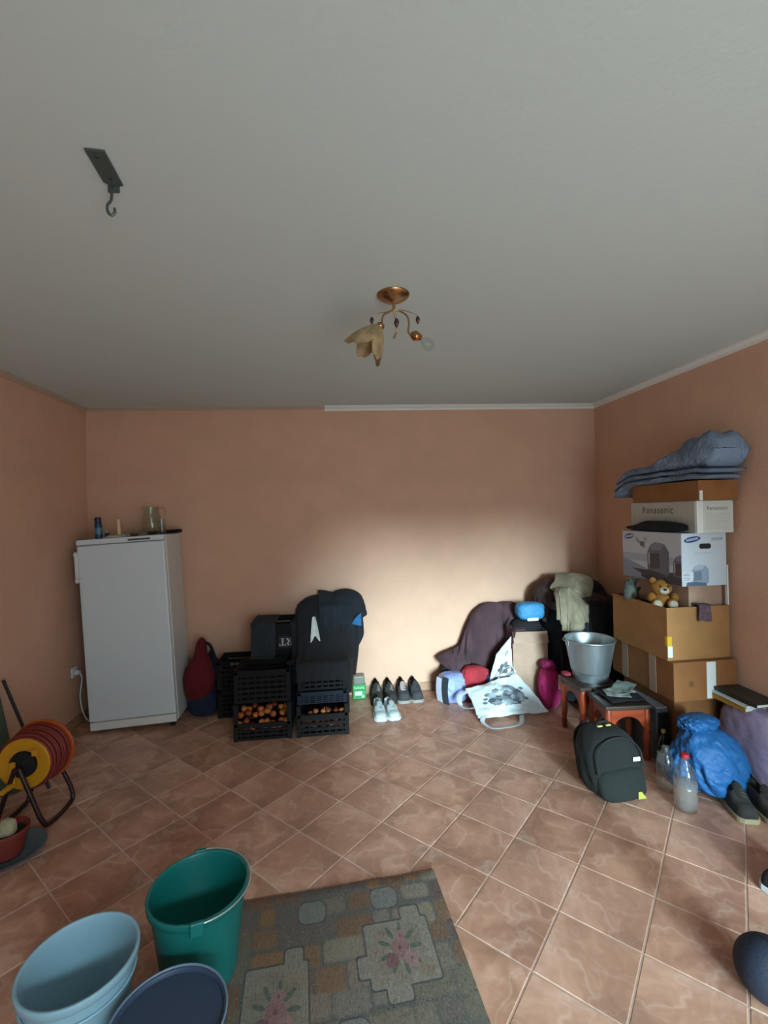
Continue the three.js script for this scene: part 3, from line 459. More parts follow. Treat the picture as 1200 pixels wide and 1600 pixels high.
function sneakerGeos(L, W, H) {
  const ns = 26, nc = 22, pos = [], idx = [], uv = [];
  const wid = s => W / 2 * (s < 0.16 ? Math.sqrt(1 - Math.pow((0.16 - s) / 0.16, 2) * 0.72) : 1) * (1 - 0.2 * sst(0.35, 0.7, s)) * (s > 0.9 ? 0.5 + 0.5 * Math.sqrt(clamp(1 - Math.pow((s - 0.9) / 0.1, 2))) : 1);
  const hei = s => H * (0.42 + 0.1 * sst(0, 0.2, s) + 0.42 * sst(0.2, 0.55, s) + 0.1 * sst(0.85, 1, s)) * (0.55 + 0.45 * Math.sqrt(clamp(s / 0.08)));
  for (let i = 0; i <= ns; i++) {
    const s = i / ns, z = L * (0.5 - s), w = wid(s), h = hei(s), dip = sst(0.46, 0.58, s) * (1 - sst(0.93, 0.985, s));
    for (let j = 0; j <= nc; j++) {
      const a = Math.PI * j / nc, c = Math.cos(a), q = Math.sin(a); let x = Math.sign(c) * Math.pow(Math.abs(c), 0.6) * w, y = 0.016 + Math.pow(q, 0.7) * h;
      const k = 1 - Math.abs(2 * j / nc - 1); const inn = dip * sst(0.52, 0.72, k); if (k > 0.5) { y = lerp(y, 0.03, inn); x = lerp(x, x * 0.9, dip); }
      pos.push(x, y, z); uv.push(j / nc * 0.2, s * L);
    }
  }
  for (let i = 0; i < ns; i++) for (let j = 0; j < nc; j++) { const a = i * (nc + 1) + j, b = a + 1, d = a + nc + 1, e = d + 1; idx.push(a, d, b, b, d, e); }
  const c0 = pos.length / 3; pos.push(0, 0.02, L * 0.5 - 0.001); uv.push(0, 0); for (let j = 0; j < nc; j++) idx.push(c0, j, j + 1); const c1 = pos.length / 3; pos.push(0, 0.03, -L * 0.5 + 0.001); uv.push(0, 0); for (let j = 0; j < nc; j++) idx.push(c1, ns * (nc + 1) + j + 1, ns * (nc + 1) + j);
  const up = new THREE.BufferGeometry(); up.setAttribute('position', new THREE.Float32BufferAttribute(pos, 3)); up.setAttribute('uv', new THREE.Float32BufferAttribute(uv, 2)); up.setIndex(idx); up.computeVertexNormals();
  const pts = []; for (let i = 0; i <= 20; i++) { const s = i / 20; pts.push(new THREE.Vector2(wid(s) + 0.005, L * (0.5 - s))); } for (let i = 20; i >= 0; i--) { const s = i / 20; pts.push(new THREE.Vector2(-wid(s) - 0.005, L * (0.5 - s))); }
  const sole = new THREE.ExtrudeGeometry(new THREE.Shape(pts), { depth: 0.02, bevelEnabled: true, bevelSize: 0.003, bevelThickness: 0.003, bevelSegments: 2 }).rotateX(-Math.PI / 2).scale(1, 1, -1).translate(0, 0.003, 0);
  const pi = sole.attributes.position; for (let t = 0; t < pi.count; t += 3) { const a = [pi.getX(t), pi.getY(t), pi.getZ(t)], b = [pi.getX(t + 1), pi.getY(t + 1), pi.getZ(t + 1)]; pi.setXYZ(t, ...b); pi.setXYZ(t + 1, ...a); } sole.computeVertexNormals();
  const lace = k => { const s = 0.33 + k * 0.055, y = 0.016 + hei(s) + 0.003, w = wid(s) * 0.55; return tube([[-w, y - 0.014, L * (0.5 - s)], [-w * 0.4, y, L * (0.5 - s) - 0.006], [w * 0.4, y, L * (0.5 - s) + 0.004], [w, y - 0.014, L * (0.5 - s)]], 0.0032, 12, 5); };
  const s0 = 0.34, tg = sheet(8, 10, (u, v) => { const s = 0.28 + v * 0.26; return [(u - 0.5) * wid(s) * 0.95, 0.0175 + hei(s) * (1 - 0.12 * Math.pow(2 * u - 1, 2)) + 0.012 * v, L * (0.5 - s)]; }, 0.003);
  return { up, sole, laces: [0, 1, 2, 3].map(lace), tongue: tg };
}
function sneaker(label, g, pos, rot, mu, ms, ml, mt, group, cap) {
  const o = thing('sneaker', label, 'shoe', pos, 0, group); o.rotation.set(...rot);
  part(o, 'upper', g.up, mu); part(o, 'sole', g.sole, ms); part(o, 'tongue', g.tongue, mt); for (const l of g.laces) part(o, 'lace', l, ml);
  if (cap) part(o, 'toe_cap', cap, ms); return o;
}
const shG = sneakerGeos(0.25, 0.094, 0.085), shS = sneakerGeos(0.215, 0.104, 0.13);
const wU = S(0xb4bcba, 0.7, { side: THREE.DoubleSide }), wS = S(0xc4caca, 0.5), gU = fabric(0x34322f, 0.9, 0.2), gS = S(0x2a2826, 0.8), gL = S(0xa29a90, 0.8), greyL = S(0x5b6464, 0.8);
sneaker('white sneaker with grey laces, left of the white pair', shG, [0.368, 0, -3.66], [0, 0.02, 0], wU, wS, greyL, S(0x9aa5a5, 0.8), 'white sneakers');
sneaker('white sneaker with grey laces, right of the white pair', shG, [0.466, 0, -3.66], [0, 0.13, 0], wU, wS, greyL, S(0x9aa5a5, 0.8), 'white sneakers');
sneaker('dark brown sneaker, leftmost of four behind the white pair', shS, [0.378, 0.0, -3.945], [0.0, 0.0, 0], gU, gS, gL, gU, 'dark sneakers by the skirting');
sneaker('dark brown sneaker, second from left behind the white pair', shS, [0.490, 0.0, -3.945], [0.0, 0.04, 0], gU, gS, gL, gU, 'dark sneakers by the skirting');
const hU = fabric(0x3c3c3e, 0.9, 0.2), hS = S(0x8c867e, 0.7);
sneaker('charcoal sneaker with pale sole edge, third from left by the skirting', shS, [0.604, 0.0, -3.94], [0.0, 0, 0], hU, hS, gU, S(0xa3938c, 0.9), 'dark sneakers by the skirting');
sneaker('charcoal sneaker with pale sole edge, rightmost by the skirting', shS, [0.716, 0.0, -3.94], [0.0, 0.04, 0], hU, hS, gU, hU, 'dark sneakers by the skirting');

// ---------------------------------------------------------------- pile of bags and clothes in the back right corner
{
  const dk = fabric(0x241d20, 0.95, 0.2), purple = fabric(0x4a3338, 0.95, 0.22, 0.003);
  single('dark_sack', 'dark stuffed sack under the maroon blanket against the back wall', 'sack', blob({ rx: 0.18, h: 0.66, rz: 0.065, sd: 31, folds: 0.03, amp: 0.03, e: 2.3 }), dk, [1.42, 0, -3.99]);
  single('dark_sack', 'low dark stuffed sack under the left end of the maroon blanket', 'sack', blob({ rx: 0.12, h: 0.28, rz: 0.075, sd: 35, folds: 0.03, amp: 0.03, e: 2.2 }), dk, [1.06, 0, -3.97]);
  single('maroon_blanket', 'dark maroon blanket sloping down the wall left of the cardboard box', 'blanket', cloth({ nx: 60, ny: 44, w: 1.02, h: 0.54, init: (u, v) => [0.88 + u * 0.80, 0.30 + 0.62 * sst(0.05, 0.65, u) + 0.012 * Math.sin(v * 11 + u * 7), -4.085 + v * 0.45], col: [ellC(1.44, 0.36, -3.99, 0.26, 0.42, 0.10), ellC(1.06, 0.17, -3.97, 0.19, 0.2, 0.12), boxC(1.52, 0, -3.87, 1.83, 0.61, -3.62), ellC(1.6, 0.62, -3.98, 0.12, 0.16, 0.09)], steps: 260, th: 0.012, lift: 0.01, sd: 40, wob: 0.05, fric: 0.95 }), purple);
  // tall open cardboard box
  const b = thing('cardboard_box', 'tall pale cardboard box standing open beside the pink bag', 'box', [1.66, 0, -3.775], -0.12);
  for (const [n, g] of [['panel', bx(-0.145, 0, 0.115, 0.145, 0.60, 0.119)], ['panel', bx(-0.145, 0, -0.119, 0.145, 0.60, -0.115)], ['panel', bx(-0.145, 0, -0.115, -0.141, 0.60, 0.115)], ['panel', bx(0.141, 0, -0.115, 0.145, 0.60, 0.115)], ['bottom', bx(-0.141, 0.0, -0.115, 0.141, 0.004, 0.115)]]) part(b, n, g, M.cardPale);
  const f1 = part(b, 'flap', bx(-0.144, -0.002, -0.001, 0.144, 0.002, 0.09), M.cardPale); f1.position.set(0, 0.598, 0.121); f1.rotation.x = 1.25;
  single('black_bag', 'black bag bulging from the mouth of the tall cardboard box', 'bag', blob({ rx: 0.125, h: 0.16, rz: 0.095, sd: 44, folds: 0.06 }), BLACKF, [1.66, 0.52, -3.775]);
  const lb = thing('blue_pouch', 'light blue plastic pouch lying on the black bag', 'pouch', [1.70, 0.675, -3.765]);
  part(lb, 'pouch', blob({ rx: 0.12, h: 0.15, rz: 0.075, sd: 47, e: 3.2, folds: 0.04, amp: 0.05 }), S(0x3a86b4, 0.6, { bumpMap: bumpCrinkle, bumpScale: 0.003 }));
  part(lb, 'white_edge', rb(-0.06, 0.004, 0.045, 0.04, 0.03, 0.082, 0.008), M.paper);
  // corner heap
  const heap = single('navy_sack', 'big dark navy sack filling the corner behind the bucket', 'sack', blob({ rx: 0.34, h: 0.86, rz: 0.29, sd: 51, folds: 0.03, amp: 0.03, e: 3.6 }), fabric(0x151a26, 0.92, 0.25), [2.17, 0, -3.78]);
  const heapCol = [ellC(2.17, 0.40, -3.78, 0.37, 0.52, 0.31), boxC(1.88, 0, -4.02, 2.46, 0.80, -3.55), boxC(1.52, 0, -3.87, 1.80, 0.60, -3.62)];
  const furG = cloth({ nx: 64, ny: 40, w: 0.92, h: 0.60, init: (u, v) => [1.70 + u * 0.80, 0.93 + 0.16 * Math.sin(Math.min(1, u * 1.3) * 2.2) + 0.01 * Math.sin(v * 9), -4.08 + v * 0.50], mask: (u, v) => !(u < 0.15 && v > 0.75) && !(u > 0.9 && v > 0.8), col: [...heapCol, ellC(2.1, 0.86, -3.86, 0.28, 0.14, 0.18)], steps: 200, th: 0.03, lift: 0.016, sd: 55, wob: 0.06, fric: 0.95 });
  single('fur_coat', 'dark brown shaggy coat on top of the corner pile', 'coat', furG, (() => { const m = fabric(0x4d3a36, 1, 0.4); m.bumpMap = bumpFur; m.bumpScale = 0.012; return m; })());
  single('beige_shirt', 'crumpled beige cloth hanging down the front of the corner pile', 'cloth', cloth({ nx: 48, ny: 56, w: 0.40, h: 0.66, init: (u, v) => [1.70 + u * 0.33 + 0.22 * (1 - v), 1.12 + 0.02 * Math.sin(u * 10) - 0.05 * v, -3.84 + v * 0.56], mask: (u, v) => Math.hypot(u - 1, v - 1) > 0.2 + 0.03 * Math.sin(v * 40) && Math.hypot(u, v) > 0.22 && Math.hypot(u, v - 1) > 0.12, col: [...heapCol, ellC(2.1, 0.89, -3.86, 0.33, 0.15, 0.22), ellC(1.93, 0.62, -3.6, 0.17, 0.32, 0.14)], steps: 240, th: 0.008, lift: 0.024, sd: 61, wob: 0.05, fric: 0.95, smooth: 0 }), fabric(0x93876f, 0.95, 0.3, 0.003));
  single('black_jacket', 'black jacket hanging from the corner pile beside the beige cloth', 'jacket', cloth({ nx: 40, ny: 48, w: 0.40, h: 0.6, init: (u, v) => [2.07 + u * 0.40, 1.0 + 0.02 * Math.sin(u * 8), -3.84 + v * 0.52], col: [...heapCol, ellC(2.1, 0.87, -3.86, 0.3, 0.14, 0.2)], steps: 220, th: 0.012, lift: 0.02, sd: 66, wob: 0.03 }), BLACKF);
  single('navy_trousers', 'folded dark navy trousers hanging between the box and the bucket', 'trousers', sheet(14, 30, (u, v) => [1.835 + u * 0.13 + 0.008 * Math.sin(v * 6), 0.64 - v * 0.56, -3.545 + 0.06 * v + 0.014 * Math.sin(u * 9 + v * 3)], 0.02), NAVYF);
  // printed bags on the floor
  const lav = thing('lavender_bag', 'pale lavender plastic bag at the left end of the pile', 'bag', [1.02, 0, -3.82], 0.2);
  part(lav, 'bag', blob({ rx: 0.125, h: 0.25, rz: 0.10, sd: 71, e: 3, folds: 0.07, amp: 0.06, ff: 7 }), S(0x8f9cd0, 0.5, { bumpMap: bumpCrinkle, bumpScale: 0.002 }));
  part(lav, 'white_side', sheet(6, 16, (u, v) => [-0.137 - 0.012 * Math.sin(v * 3.1) + 0.02 * u, 0.02 + 0.2 * v, -0.02 + 0.07 * u], 0.003), S(0xc9cfe0, 0.5)); part(lav, 'dark_stripe', sheet(6, 16, (u, v) => [-0.12 - 0.012 * Math.sin(v * 3.1) + 0.03 * u, 0.02 + 0.22 * v, 0.06 + 0.05 * u], 0.003), S(0x2a3238, 0.6));
  single('red_cloth', 'red cloth poking out between the lavender bag and the flowered bag', 'cloth', blob({ rx: 0.13, h: 0.30, rz: 0.07, sd: 75, folds: 0.1, amp: 0.08, ff: 8 }), fabric(0xa02a34, 0.9, 0.2), [1.21, 0, -3.80]);
  single('navy_bundle', 'small dark blue bundle beside the red cloth', 'bundle', blob({ rx: 0.055, h: 0.24, rz: 0.05, sd: 78, folds: 0.1 }), fabric(0x1c3560, 0.9, 0.2), [1.335, 0, -3.745]);
  const flower = (g, x, y, r, c) => { g.fillStyle = c; for (let k = 0; k < 6; k++) { g.beginPath(); g.ellipse(x + Math.cos(k * 1.047) * r * 0.6, y + Math.sin(k * 1.047) * r * 0.6, r * 0.5, r * 0.38, k * 1.047, 0, 7); g.fill(); } };
  const t1 = canvasTex(128, 256, (g, w, h) => { g.fillStyle = '#c4cbcd'; g.fillRect(0, 0, w, h); flower(g, 74, 104, 34, '#2e3338'); flower(g, 40, 40, 20, '#5b6266'); flower(g, 90, 190, 14, '#8b9396'); g.fillStyle = '#c4cbcd'; g.beginPath(); g.arc(74, 104, 7, 0, 7); g.fill(); });
  const bag1 = sheet(20, 26, (u, v) => [lerp(1.375, 1.497, u) - 0.09 * v * (1 - u), 0.56 - 0.40 * v - 0.15 * (1 - u) * (1 - v), -3.70 + 0.03 * v - 0.02 * (1 - u) + 0.012 * fbm(u * 5, v * 5, 3)], 0.006, [1, 1]);
  single('flowered_bag', 'white carrier bag with one dark flower leaning on the cardboard box', 'bag', bag1, S(0xffffff, 0.45, { map: t1, side: THREE.DoubleSide }));
  t1.flipY = true;
  // big white carrier bag with grey print
  const t2 = canvasTex(512, 512, (g, w, h) => {
    g.fillStyle = '#c9d1d3'; g.fillRect(0, 0, w, h); let s = 7; const r = () => (s = (s * 16807) % 2147483647) / 2147483647;
    for (let k = 0; k < 70; k++) { const a = r() * 6.28, q = Math.sqrt(r()); flower(g, 268 + Math.cos(a) * q * 150, 262 + Math.sin(a) * q * 120, 14 + r() * 24, ['#6a747a', '#59646b', '#7b868b', '#474f57', '#8f999e'][Math.floor(r() * 5)]); }
    for (const [x, y] of [[112, 262], [134, 316], [420, 190], [440, 330], [96, 210]]) flower(g, x, y, 20, '#5d666c');
  });
  const A = [1.10, 0.03, -3.40], B = [1.69, 0.015, -3.45], C = [1.51, 0.27, -3.61], E2 = [1.08, 0.17, -3.63];
  const wb = thing('white_carrier_bag', 'white plastic carrier bag with grey floral print lying on the floor', 'bag', [0, 0, 0]);
  const surf = (u, v) => { const k = [0, 1, 2].map(i => lerp(lerp(E2[i], C[i], u), lerp(A[i], B[i], u), v)); const puff = 0.03 * Math.sin(Math.PI * u) * Math.sin(Math.PI * v) + 0.016 * fbm(u * 6, v * 6, 4) * (0.4 + Math.sin(Math.PI * u)); return [k[0] + 0.02 * fbm(v * 4, 1, 2) * (u < 0.1 || u > 0.9 ? 1 : 0), Math.max(0.006, k[1] + puff), k[2] + puff * 0.6]; };
  t2.flipY = true; const wbm = S(0xffffff, 0.42, { map: t2, side: THREE.DoubleSide });
  part(wb, 'printed_side', sheet(40, 32, surf, 0.003), wbm);
  part(wb, 'back_side', sheet(20, 16, (u, v) => { const p = surf(u, v); return [p[0], Math.max(0.003, p[1] - 0.035 * Math.sin(Math.PI * u) * Math.sin(Math.PI * v) - 0.004), p[2] - 0.01]; }, 0.003), S(0xcfd7d8, 0.45, { side: THREE.DoubleSide }));
  const strip = (pts, w) => { const c = new THREE.CatmullRomCurve3(pts.map(p => V(...p))); return sheet(30, 3, (u, v) => { const p = c.getPoint(u), t = c.getTangent(u), n = V(-t.z, 0.2, t.x).normalize(); return [p.x + n.x * (v - 0.5) * w, Math.max(0.004, p.y + n.y * (v - 0.5) * w), p.z + n.z * (v - 0.5) * w]; }, 0.003); };
  const hm = S(0xcbd3d5, 0.42, { side: THREE.DoubleSide });
  part(wb, 'handle', strip([[1.20, 0.06, -3.46], [1.12, 0.025, -3.36], [1.16, 0.015, -3.27], [1.28, 0.012, -3.27], [1.40, 0.012, -3.31], [1.46, 0.02, -3.43]], 0.035), hm);
  part(wb, 'handle', strip([[1.10, 0.16, -3.62], [1.02, 0.13, -3.60], [1.00, 0.09, -3.52], [1.05, 0.07, -3.50], [1.14, 0.08, -3.50]], 0.04), hm);
  part(wb, 'handle', strip([[1.34, 0.24, -3.61], [1.40, 0.31, -3.63], [1.47, 0.33, -3.63], [1.49, 0.29, -3.61], [1.44, 0.26, -3.60]], 0.016), hm);
  // pink drawstring bag
  const pk = thing('pink_bag', 'bright pink drawstring bag standing left of the wooden stools', 'bag', [1.757, 0, -3.555]);
  part(pk, 'bag', blob({ rx: 0.088, h: 0.34, rz: 0.085, sd: 82, folds: 0.06, amp: 0.04, e: 2.4, ff: 6 }), fabric(0xbf2a70, 0.8, 0.15));
  part(pk, 'drawstring_top', blob({ rx: 0.05, h: 0.08, rz: 0.05, sd: 84, folds: 0.2, ff: 9 }), fabric(0xa82462, 0.8, 0.15)).position.set(-0.01, 0.31, 0);
  part(pk, 'white_tag', sheet(6, 12, (u, v) => [0.03 + u * 0.03, 0.28 - v * 0.1, 0.09 - 0.012 * v + 0.004 * Math.sin(u * 4)], 0.003), M.paper);
}

// ---------------------------------------------------------------- two carved stools, bucket, papers, backpack
{
  const wood = S(0xffffff, 0.35, { map: dataTex(256, (u, v) => { const g = tn(u * 1, v, 3, 91) + 0.5 * Math.sin(v * 120 + 8 * tn(u, v, 2, 92)); const k = 1 + 0.16 * g; return [0.50 * k, 0.20 * k, 0.09 * k]; }) });
  const topM = S(0xffffff, 0.45, { map: toned(0x33251d, 0.25, 8, 17) });
  function stool(label, x, z, turn, w, d, h) {
    const o = thing('wooden_stool', label, 'stool', [x, 0, z], turn, 'carved wooden stools');
    part(o, 'seat', rb(-w / 2, h - 0.028, -d / 2, w / 2, h, d / 2, 0.008), topM);
    const leg = lathe([[0, 0], [0.016, 0], [0.02, 0.015], [0.017, 0.03], [0.021, 0.05], [0.015, 0.07], [0.021, 0.11], [0.023, 0.16], [0.016, 0.185], [0.022, 0.2], [0.022, h - 0.028], [0, h - 0.028]], 14);
    for (const sx of [-1, 1]) for (const sz of [-1, 1]) { const l = part(o, 'leg', leg, wood); l.position.set(sx * (w / 2 - 0.03), 0, sz * (d / 2 - 0.03)); }
    const apron = (len) => { const s = new THREE.Shape(); const L = len / 2 - 0.045, t = h - 0.03; s.moveTo(-L, t); s.lineTo(-L, t - 0.13); s.quadraticCurveTo(-L + 0.02, t - 0.10, -L + 0.035, t - 0.075); s.quadraticCurveTo(0, t - 0.015, L - 0.035, t - 0.075); s.quadraticCurveTo(L - 0.02, t - 0.10, L, t - 0.13); s.lineTo(L, t); return uvm(new THREE.ExtrudeGeometry(s, { depth: 0.016, bevelEnabled: true, bevelSize: 0.002, bevelThickness: 0.002, bevelSegments: 1 })); };
    for (const q of [0, 1]) { const a = part(o, 'apron', apron(w), wood); a.position.z = q ? d / 2 - 0.038 : -d / 2 + 0.022; const b = part(o, 'apron', apron(d), wood); b.rotation.y = Math.PI / 2; b.position.x = q ? w / 2 - 0.038 : -w / 2 + 0.022; }
    return o;
  }
  stool('carved reddish wooden stool carrying the galvanised bucket', 1.835, -3.115, 0.05, 0.31, 0.29, 0.385);
  stool('carved reddish wooden stool nearest the camera under the papers', 1.875, -2.83, -0.08, 0.31, 0.26, 0.36);
  const zinc = S(0xffffff, 0.42, { metalness: 0.85, map: toned(0xa4aeb0, 0.25, 9, 19, 256), side: THREE.DoubleSide });
  const bk = thing('galvanised_bucket', 'galvanised metal bucket standing on the rear stool', 'bucket', [1.86, 0.386, -3.13]); bk.scale.y = 0.92;
  part(bk, 'wall', lathe([[0, 0.012], [0.112, 0.012], [0.112, 0.0], [0.117, 0.0], [0.126, 0.06], [0.129, 0.064], [0.131, 0.07], [0.168, 0.30], [0.173, 0.305], [0.175, 0.312], [0.171, 0.318], [0.166, 0.314], [0.163, 0.30], [0.112, 0.02], [0, 0.02]], 48), zinc);
  for (const s of [-1, 1]) part(bk, 'ear', rb(s * 0.172 - 0.004, 0.27, -0.022, s * 0.172 + 0.004, 0.315, 0.022, 0.004), zinc);
  { const p = []; for (let k = 0; k <= 20; k++) { const a = Math.PI * k / 20; p.push([Math.cos(a) * 0.178, 0.30 - 0.02 * Math.sin(a), -Math.sin(a) * 0.19]); } part(bk, 'handle', tube(p, 0.004, 60, 6), M.steel); }
  single('black_cloth', 'thin black cloth spread over the front stool', 'cloth', sheet(24, 20, (u, v) => [1.77 + u * 0.24 + 0.01 * fbm(v * 4, 0, 1), 0.368 + 0.006 * (1 + fbm(u * 6, v * 6, 8)), -2.95 + v * 0.21 + 0.02 * fbm(u * 4, 2, 2)], 0.005), BLACKF);
  const ps = thing('crumpled_paper', 'grey crumpled papers on the front stool', 'paper', [1.89, 0.378, -2.84]);
  for (let k = 0; k < 3; k++) { const m = part(ps, 'sheet', sheet(12, 12, (u, v) => [(u - 0.5) * 0.15, 0.004 + 0.014 * k + 0.018 * (0.5 + 0.5 * fbm(u * 4, v * 4, k * 5)) + (k === 2 ? 0.02 * u : 0), (v - 0.5) * 0.12], 0.002), S([0x8c9089, 0xa9ada4, 0x74807a][k], 0.8, { side: THREE.DoubleSide })); m.rotation.y = 0.5 * k - 0.3; m.position.x = 0.025 * k - 0.02; }
  single('red_rag', 'little red rag on the rear stool beside the bucket', 'rag', blob({ rx: 0.03, h: 0.028, rz: 0.035, sd: 93, folds: 0.1 }), fabric(0x8c2636, 0.9, 0.2), [1.72, 0.386, -3.215]);
  // dark backpack
  const bp = thing('dark_backpack', 'dark green-black backpack with white tag standing before the stools', 'backpack', [1.575, 0, -2.45], 0.10);
  const bm = fabric(0x0d1110, 0.9, 0.18, 0.002), bm2 = fabric(0x101513, 0.9, 0.18, 0.002);
  const lean = (x, y, z) => [x, y, z - 0.22 * y];
  part(bp, 'main_bag', blob({ rx: 0.172, h: 0.345, rz: 0.115, sd: 96, e: 3.4, amp: 0.03, folds: 0.025, shape: (x, y, z, t) => lean(x * (1 - 0.2 * sst(0.55, 1, t)), y, z) }), bm);
  const fp = part(bp, 'front_pocket', blob({ rx: 0.145, h: 0.17, rz: 0.06, sd: 98, e: 3.6, amp: 0.03, folds: 0.02, shape: (x, y, z) => lean(x, y, z) }), bm2); fp.position.set(0.0, 0.005, 0.075);
  part(fp, 'yellow_logo', sheet(6, 6, (u, v) => [0.06 + 0.05 * u * (0.4 + 0.6 * v), 0.055 - 0.04 * v, 0.054 + 0.002 * u], 0.002), S(0x9a9438, 0.6), 'yellow printed logo');
  part(bp, 'white_tag', sheet(6, 3, (u, v) => [0.075 + 0.055 * u, 0.222 - 0.022 * v - 0.01 * u, 0.078 - 0.012 * u], 0.003), M.paper, 'small white tag');
  part(bp, 'zip', tube([[-0.15, 0.15, 0.085], [-0.14, 0.26, 0.062], [-0.07, 0.312, 0.042], [0.05, 0.315, 0.04], [0.125, 0.265, 0.058], [0.145, 0.16, 0.085]], 0.004, 40, 6), M.rubber);
  part(bp, 'top_handle', tube([[-0.04, 0.338, -0.08], [-0.03, 0.36, -0.075], [0.03, 0.36, -0.075], [0.04, 0.338, -0.08]], 0.008, 20, 6), bm);
  for (const s of [-1, 1]) part(bp, 'yellow_patch', rb(s * 0.028 - 0.016, 0.342, -0.068, s * 0.028 + 0.016, 0.35, -0.055, 0.002, 1), S(0xc4b256, 0.6));
  for (const s of [-1, 1]) part(bp, 'strap', tube([[s * 0.06, 0.34, -0.15], [s * 0.1, 0.26, -0.185], [s * 0.11, 0.12, -0.155], [s * 0.12, 0.03, -0.11]], 0.012, 30, 6), bm);
}

// ---------------------------------------------------------------- boxes stacked along the right wall
{
  const carton = (label, x0, x1, y0, y1, z0, z1, m, turn = 0) => { const o = thing('cardboard_box', label, 'box', [(x0 + x1) / 2, y0, (z0 + z1) / 2], turn); const X = (x1 - x0) / 2, Z = (z1 - z0) / 2, h = y1 - y0; o.userData.dim = undefined; delete o.userData.dim; return { o, X, Z, h, m }; };
  const closed = c => { part(c.o, 'carton', rb(-c.X, 0, -c.Z, c.X, c.h, c.Z, 0.004, 1), c.m); part(c.o, 'flap_seam', bx(-0.001, c.h, -c.Z + 0.004, 0.001, c.h + 0.0006, c.Z - 0.004), M.cardDark); };
  // base box
  let c = carton('brown cardboard box on the floor at the bottom of the stack', 2.14, 2.50, 0, 0.412, -3.16, -2.66, M.cardDark); closed(c);
  // lower carton
  c = carton('long brown carton with white paper strip, second from the floor', 2.082, 2.515, 0.413, 0.655, -3.20, -2.586, M.cardDark); closed(c);
  part(c.o, 'paper_strip', bx(0.005, 0.01, c.Z, 0.068, c.h - 0.006, c.Z + 0.0015), M.paper, 'white paper strip'); 
  for (const z of [-0.16, 0.12]) part(c.o, 'tape_strip', bx(-c.X - 0.0015, 0.0, z - 0.032, -c.X, c.h, z + 0.032), M.tape);
  part(c.o, 'round_mark', new THREE.CylinderGeometry(0.018, 0.018, 0.001, 20).rotateX(Math.PI / 2).translate(-0.1, 0.105, c.Z + 0.0005), S(0x6b4a2b, 0.9));
  // upper open carton with side flap
  c = carton('open tan carton holding the teddy bear, third from the floor', 2.075, 2.505, 0.656, 0.985, -3.17, -2.625, M.card);
  for (const g of [bx(-c.X, 0, c.Z - 0.005, c.X, c.h, c.Z), bx(-c.X, 0, -c.Z, c.X, c.h, -c.Z + 0.005), bx(-c.X, 0, -c.Z + 0.005, -c.X + 0.005, c.h, c.Z - 0.005), bx(c.X - 0.005, 0, -c.Z + 0.005, c.X, c.h, c.Z - 0.005)]) part(c.o, 'panel', g, M.card);
  part(c.o, 'bottom', bx(-c.X + 0.005, 0, -c.Z + 0.005, c.X - 0.005, 0.006, c.Z - 0.005), M.card);
  part(c.o, 'yellow_label', merge([bx(-c.X - 0.001, 0.09, c.Z - 0.02, -c.X + 0.03, 0.15, c.Z + 0.0012)]), S(0xd6a91e, 0.5), 'yellow label');
  part(c.o, 'black_and_white_label', merge([bx(-c.X + 0.002, 0.02, c.Z, -c.X + 0.034, 0.09, c.Z + 0.0013)]), S(0xffffff, 0.5, { map: canvasTex(64, 128, (g, w, h) => { g.fillStyle = '#d8dcdc'; g.fillRect(0, 0, w, h); g.fillStyle = '#1c2026'; g.fillRect(0, 30, w, 46); g.fillStyle = '#d0a52a'; g.fillRect(8, 86, 40, 12); }) }));
  single('folded_clothes', 'dark folded clothes filling the open carton under the teddy bear', 'clothes', rb(2.085, 0.664, -3.16, 2.495, 0.945, -2.635, 0.03, 3), NAVYF);
  single('purple_rag', 'purple-grey rag hanging over the front edge of the open carton', 'rag', sheet(10, 14, (u, v) => [2.275 + u * 0.085, 0.998 + 0.004 * Math.sin(u * 6) - 0.10 * sst(0.3, 1, v), -2.665 + 0.058 * sst(0, 0.4, v) + 0.008 * Math.sin(u * 5 + v * 3)], 0.006), fabric(0x6a5560, 0.9, 0.25));
  // flat tan carton and the white strip
  c = carton('flat tan carton between the open carton and the printer box', 2.262, 2.497, 0.946, 1.112, -3.14, -2.665, M.cardPale); closed(c);
  single('white_strip', 'narrow white plastic strip standing beside the flat tan carton', 'strip', rb(2.4985, 0.986, -2.645, 2.5075, 1.24, -2.625, 0.002), M.whitePlastic);
  // printer box
  const ell = (g, x, y, w, h, txt) => { g.save(); g.translate(x, y); g.rotate(-0.14); g.fillStyle = '#26407e'; g.beginPath(); g.ellipse(0, 0, w, h, 0, 0, 7); g.fill(); g.fillStyle = '#e6ecf2'; g.font = 'bold ' + Math.round(h * 1.05) + 'px sans-serif'; g.textAlign = 'center'; g.textBaseline = 'middle'; g.fillText(txt, 0, 0, w * 1.75); g.restore(); };
  const printer = (g, x, y, s, dark) => {
    g.save(); g.translate(x, y); g.scale(s, s); const P = (c, pts) => { g.fillStyle = c; g.beginPath(); pts.forEach((p, i) => i ? g.lineTo(...p) : g.moveTo(...p)); g.closePath(); g.fill(); };
    P(dark ? '#5b5a68' : '#8fa2b4', [[0, 40], [24, 8], [60, -6], [120, 0], [150, 30], [150, 120], [120, 150], [20, 140], [0, 110]]); P(dark ? '#77788a' : '#a9bccb', [[24, 12], [60, -4], [118, 2], [96, 26], [30, 30]]); P(dark ? '#3c3032' : '#6e8296', [[16, 44], [84, 40], [88, 104], [18, 112]]); P(dark ? '#a7aab6' : '#c3d2dc', [[8, 42], [17, 42], [18, 96], [9, 92]]); P(dark ? '#2e2b35' : '#53677c', [[-40, 120], [20, 116], [120, 128], [140, 158], [40, 170], [-50, 150]]); g.restore();
  };
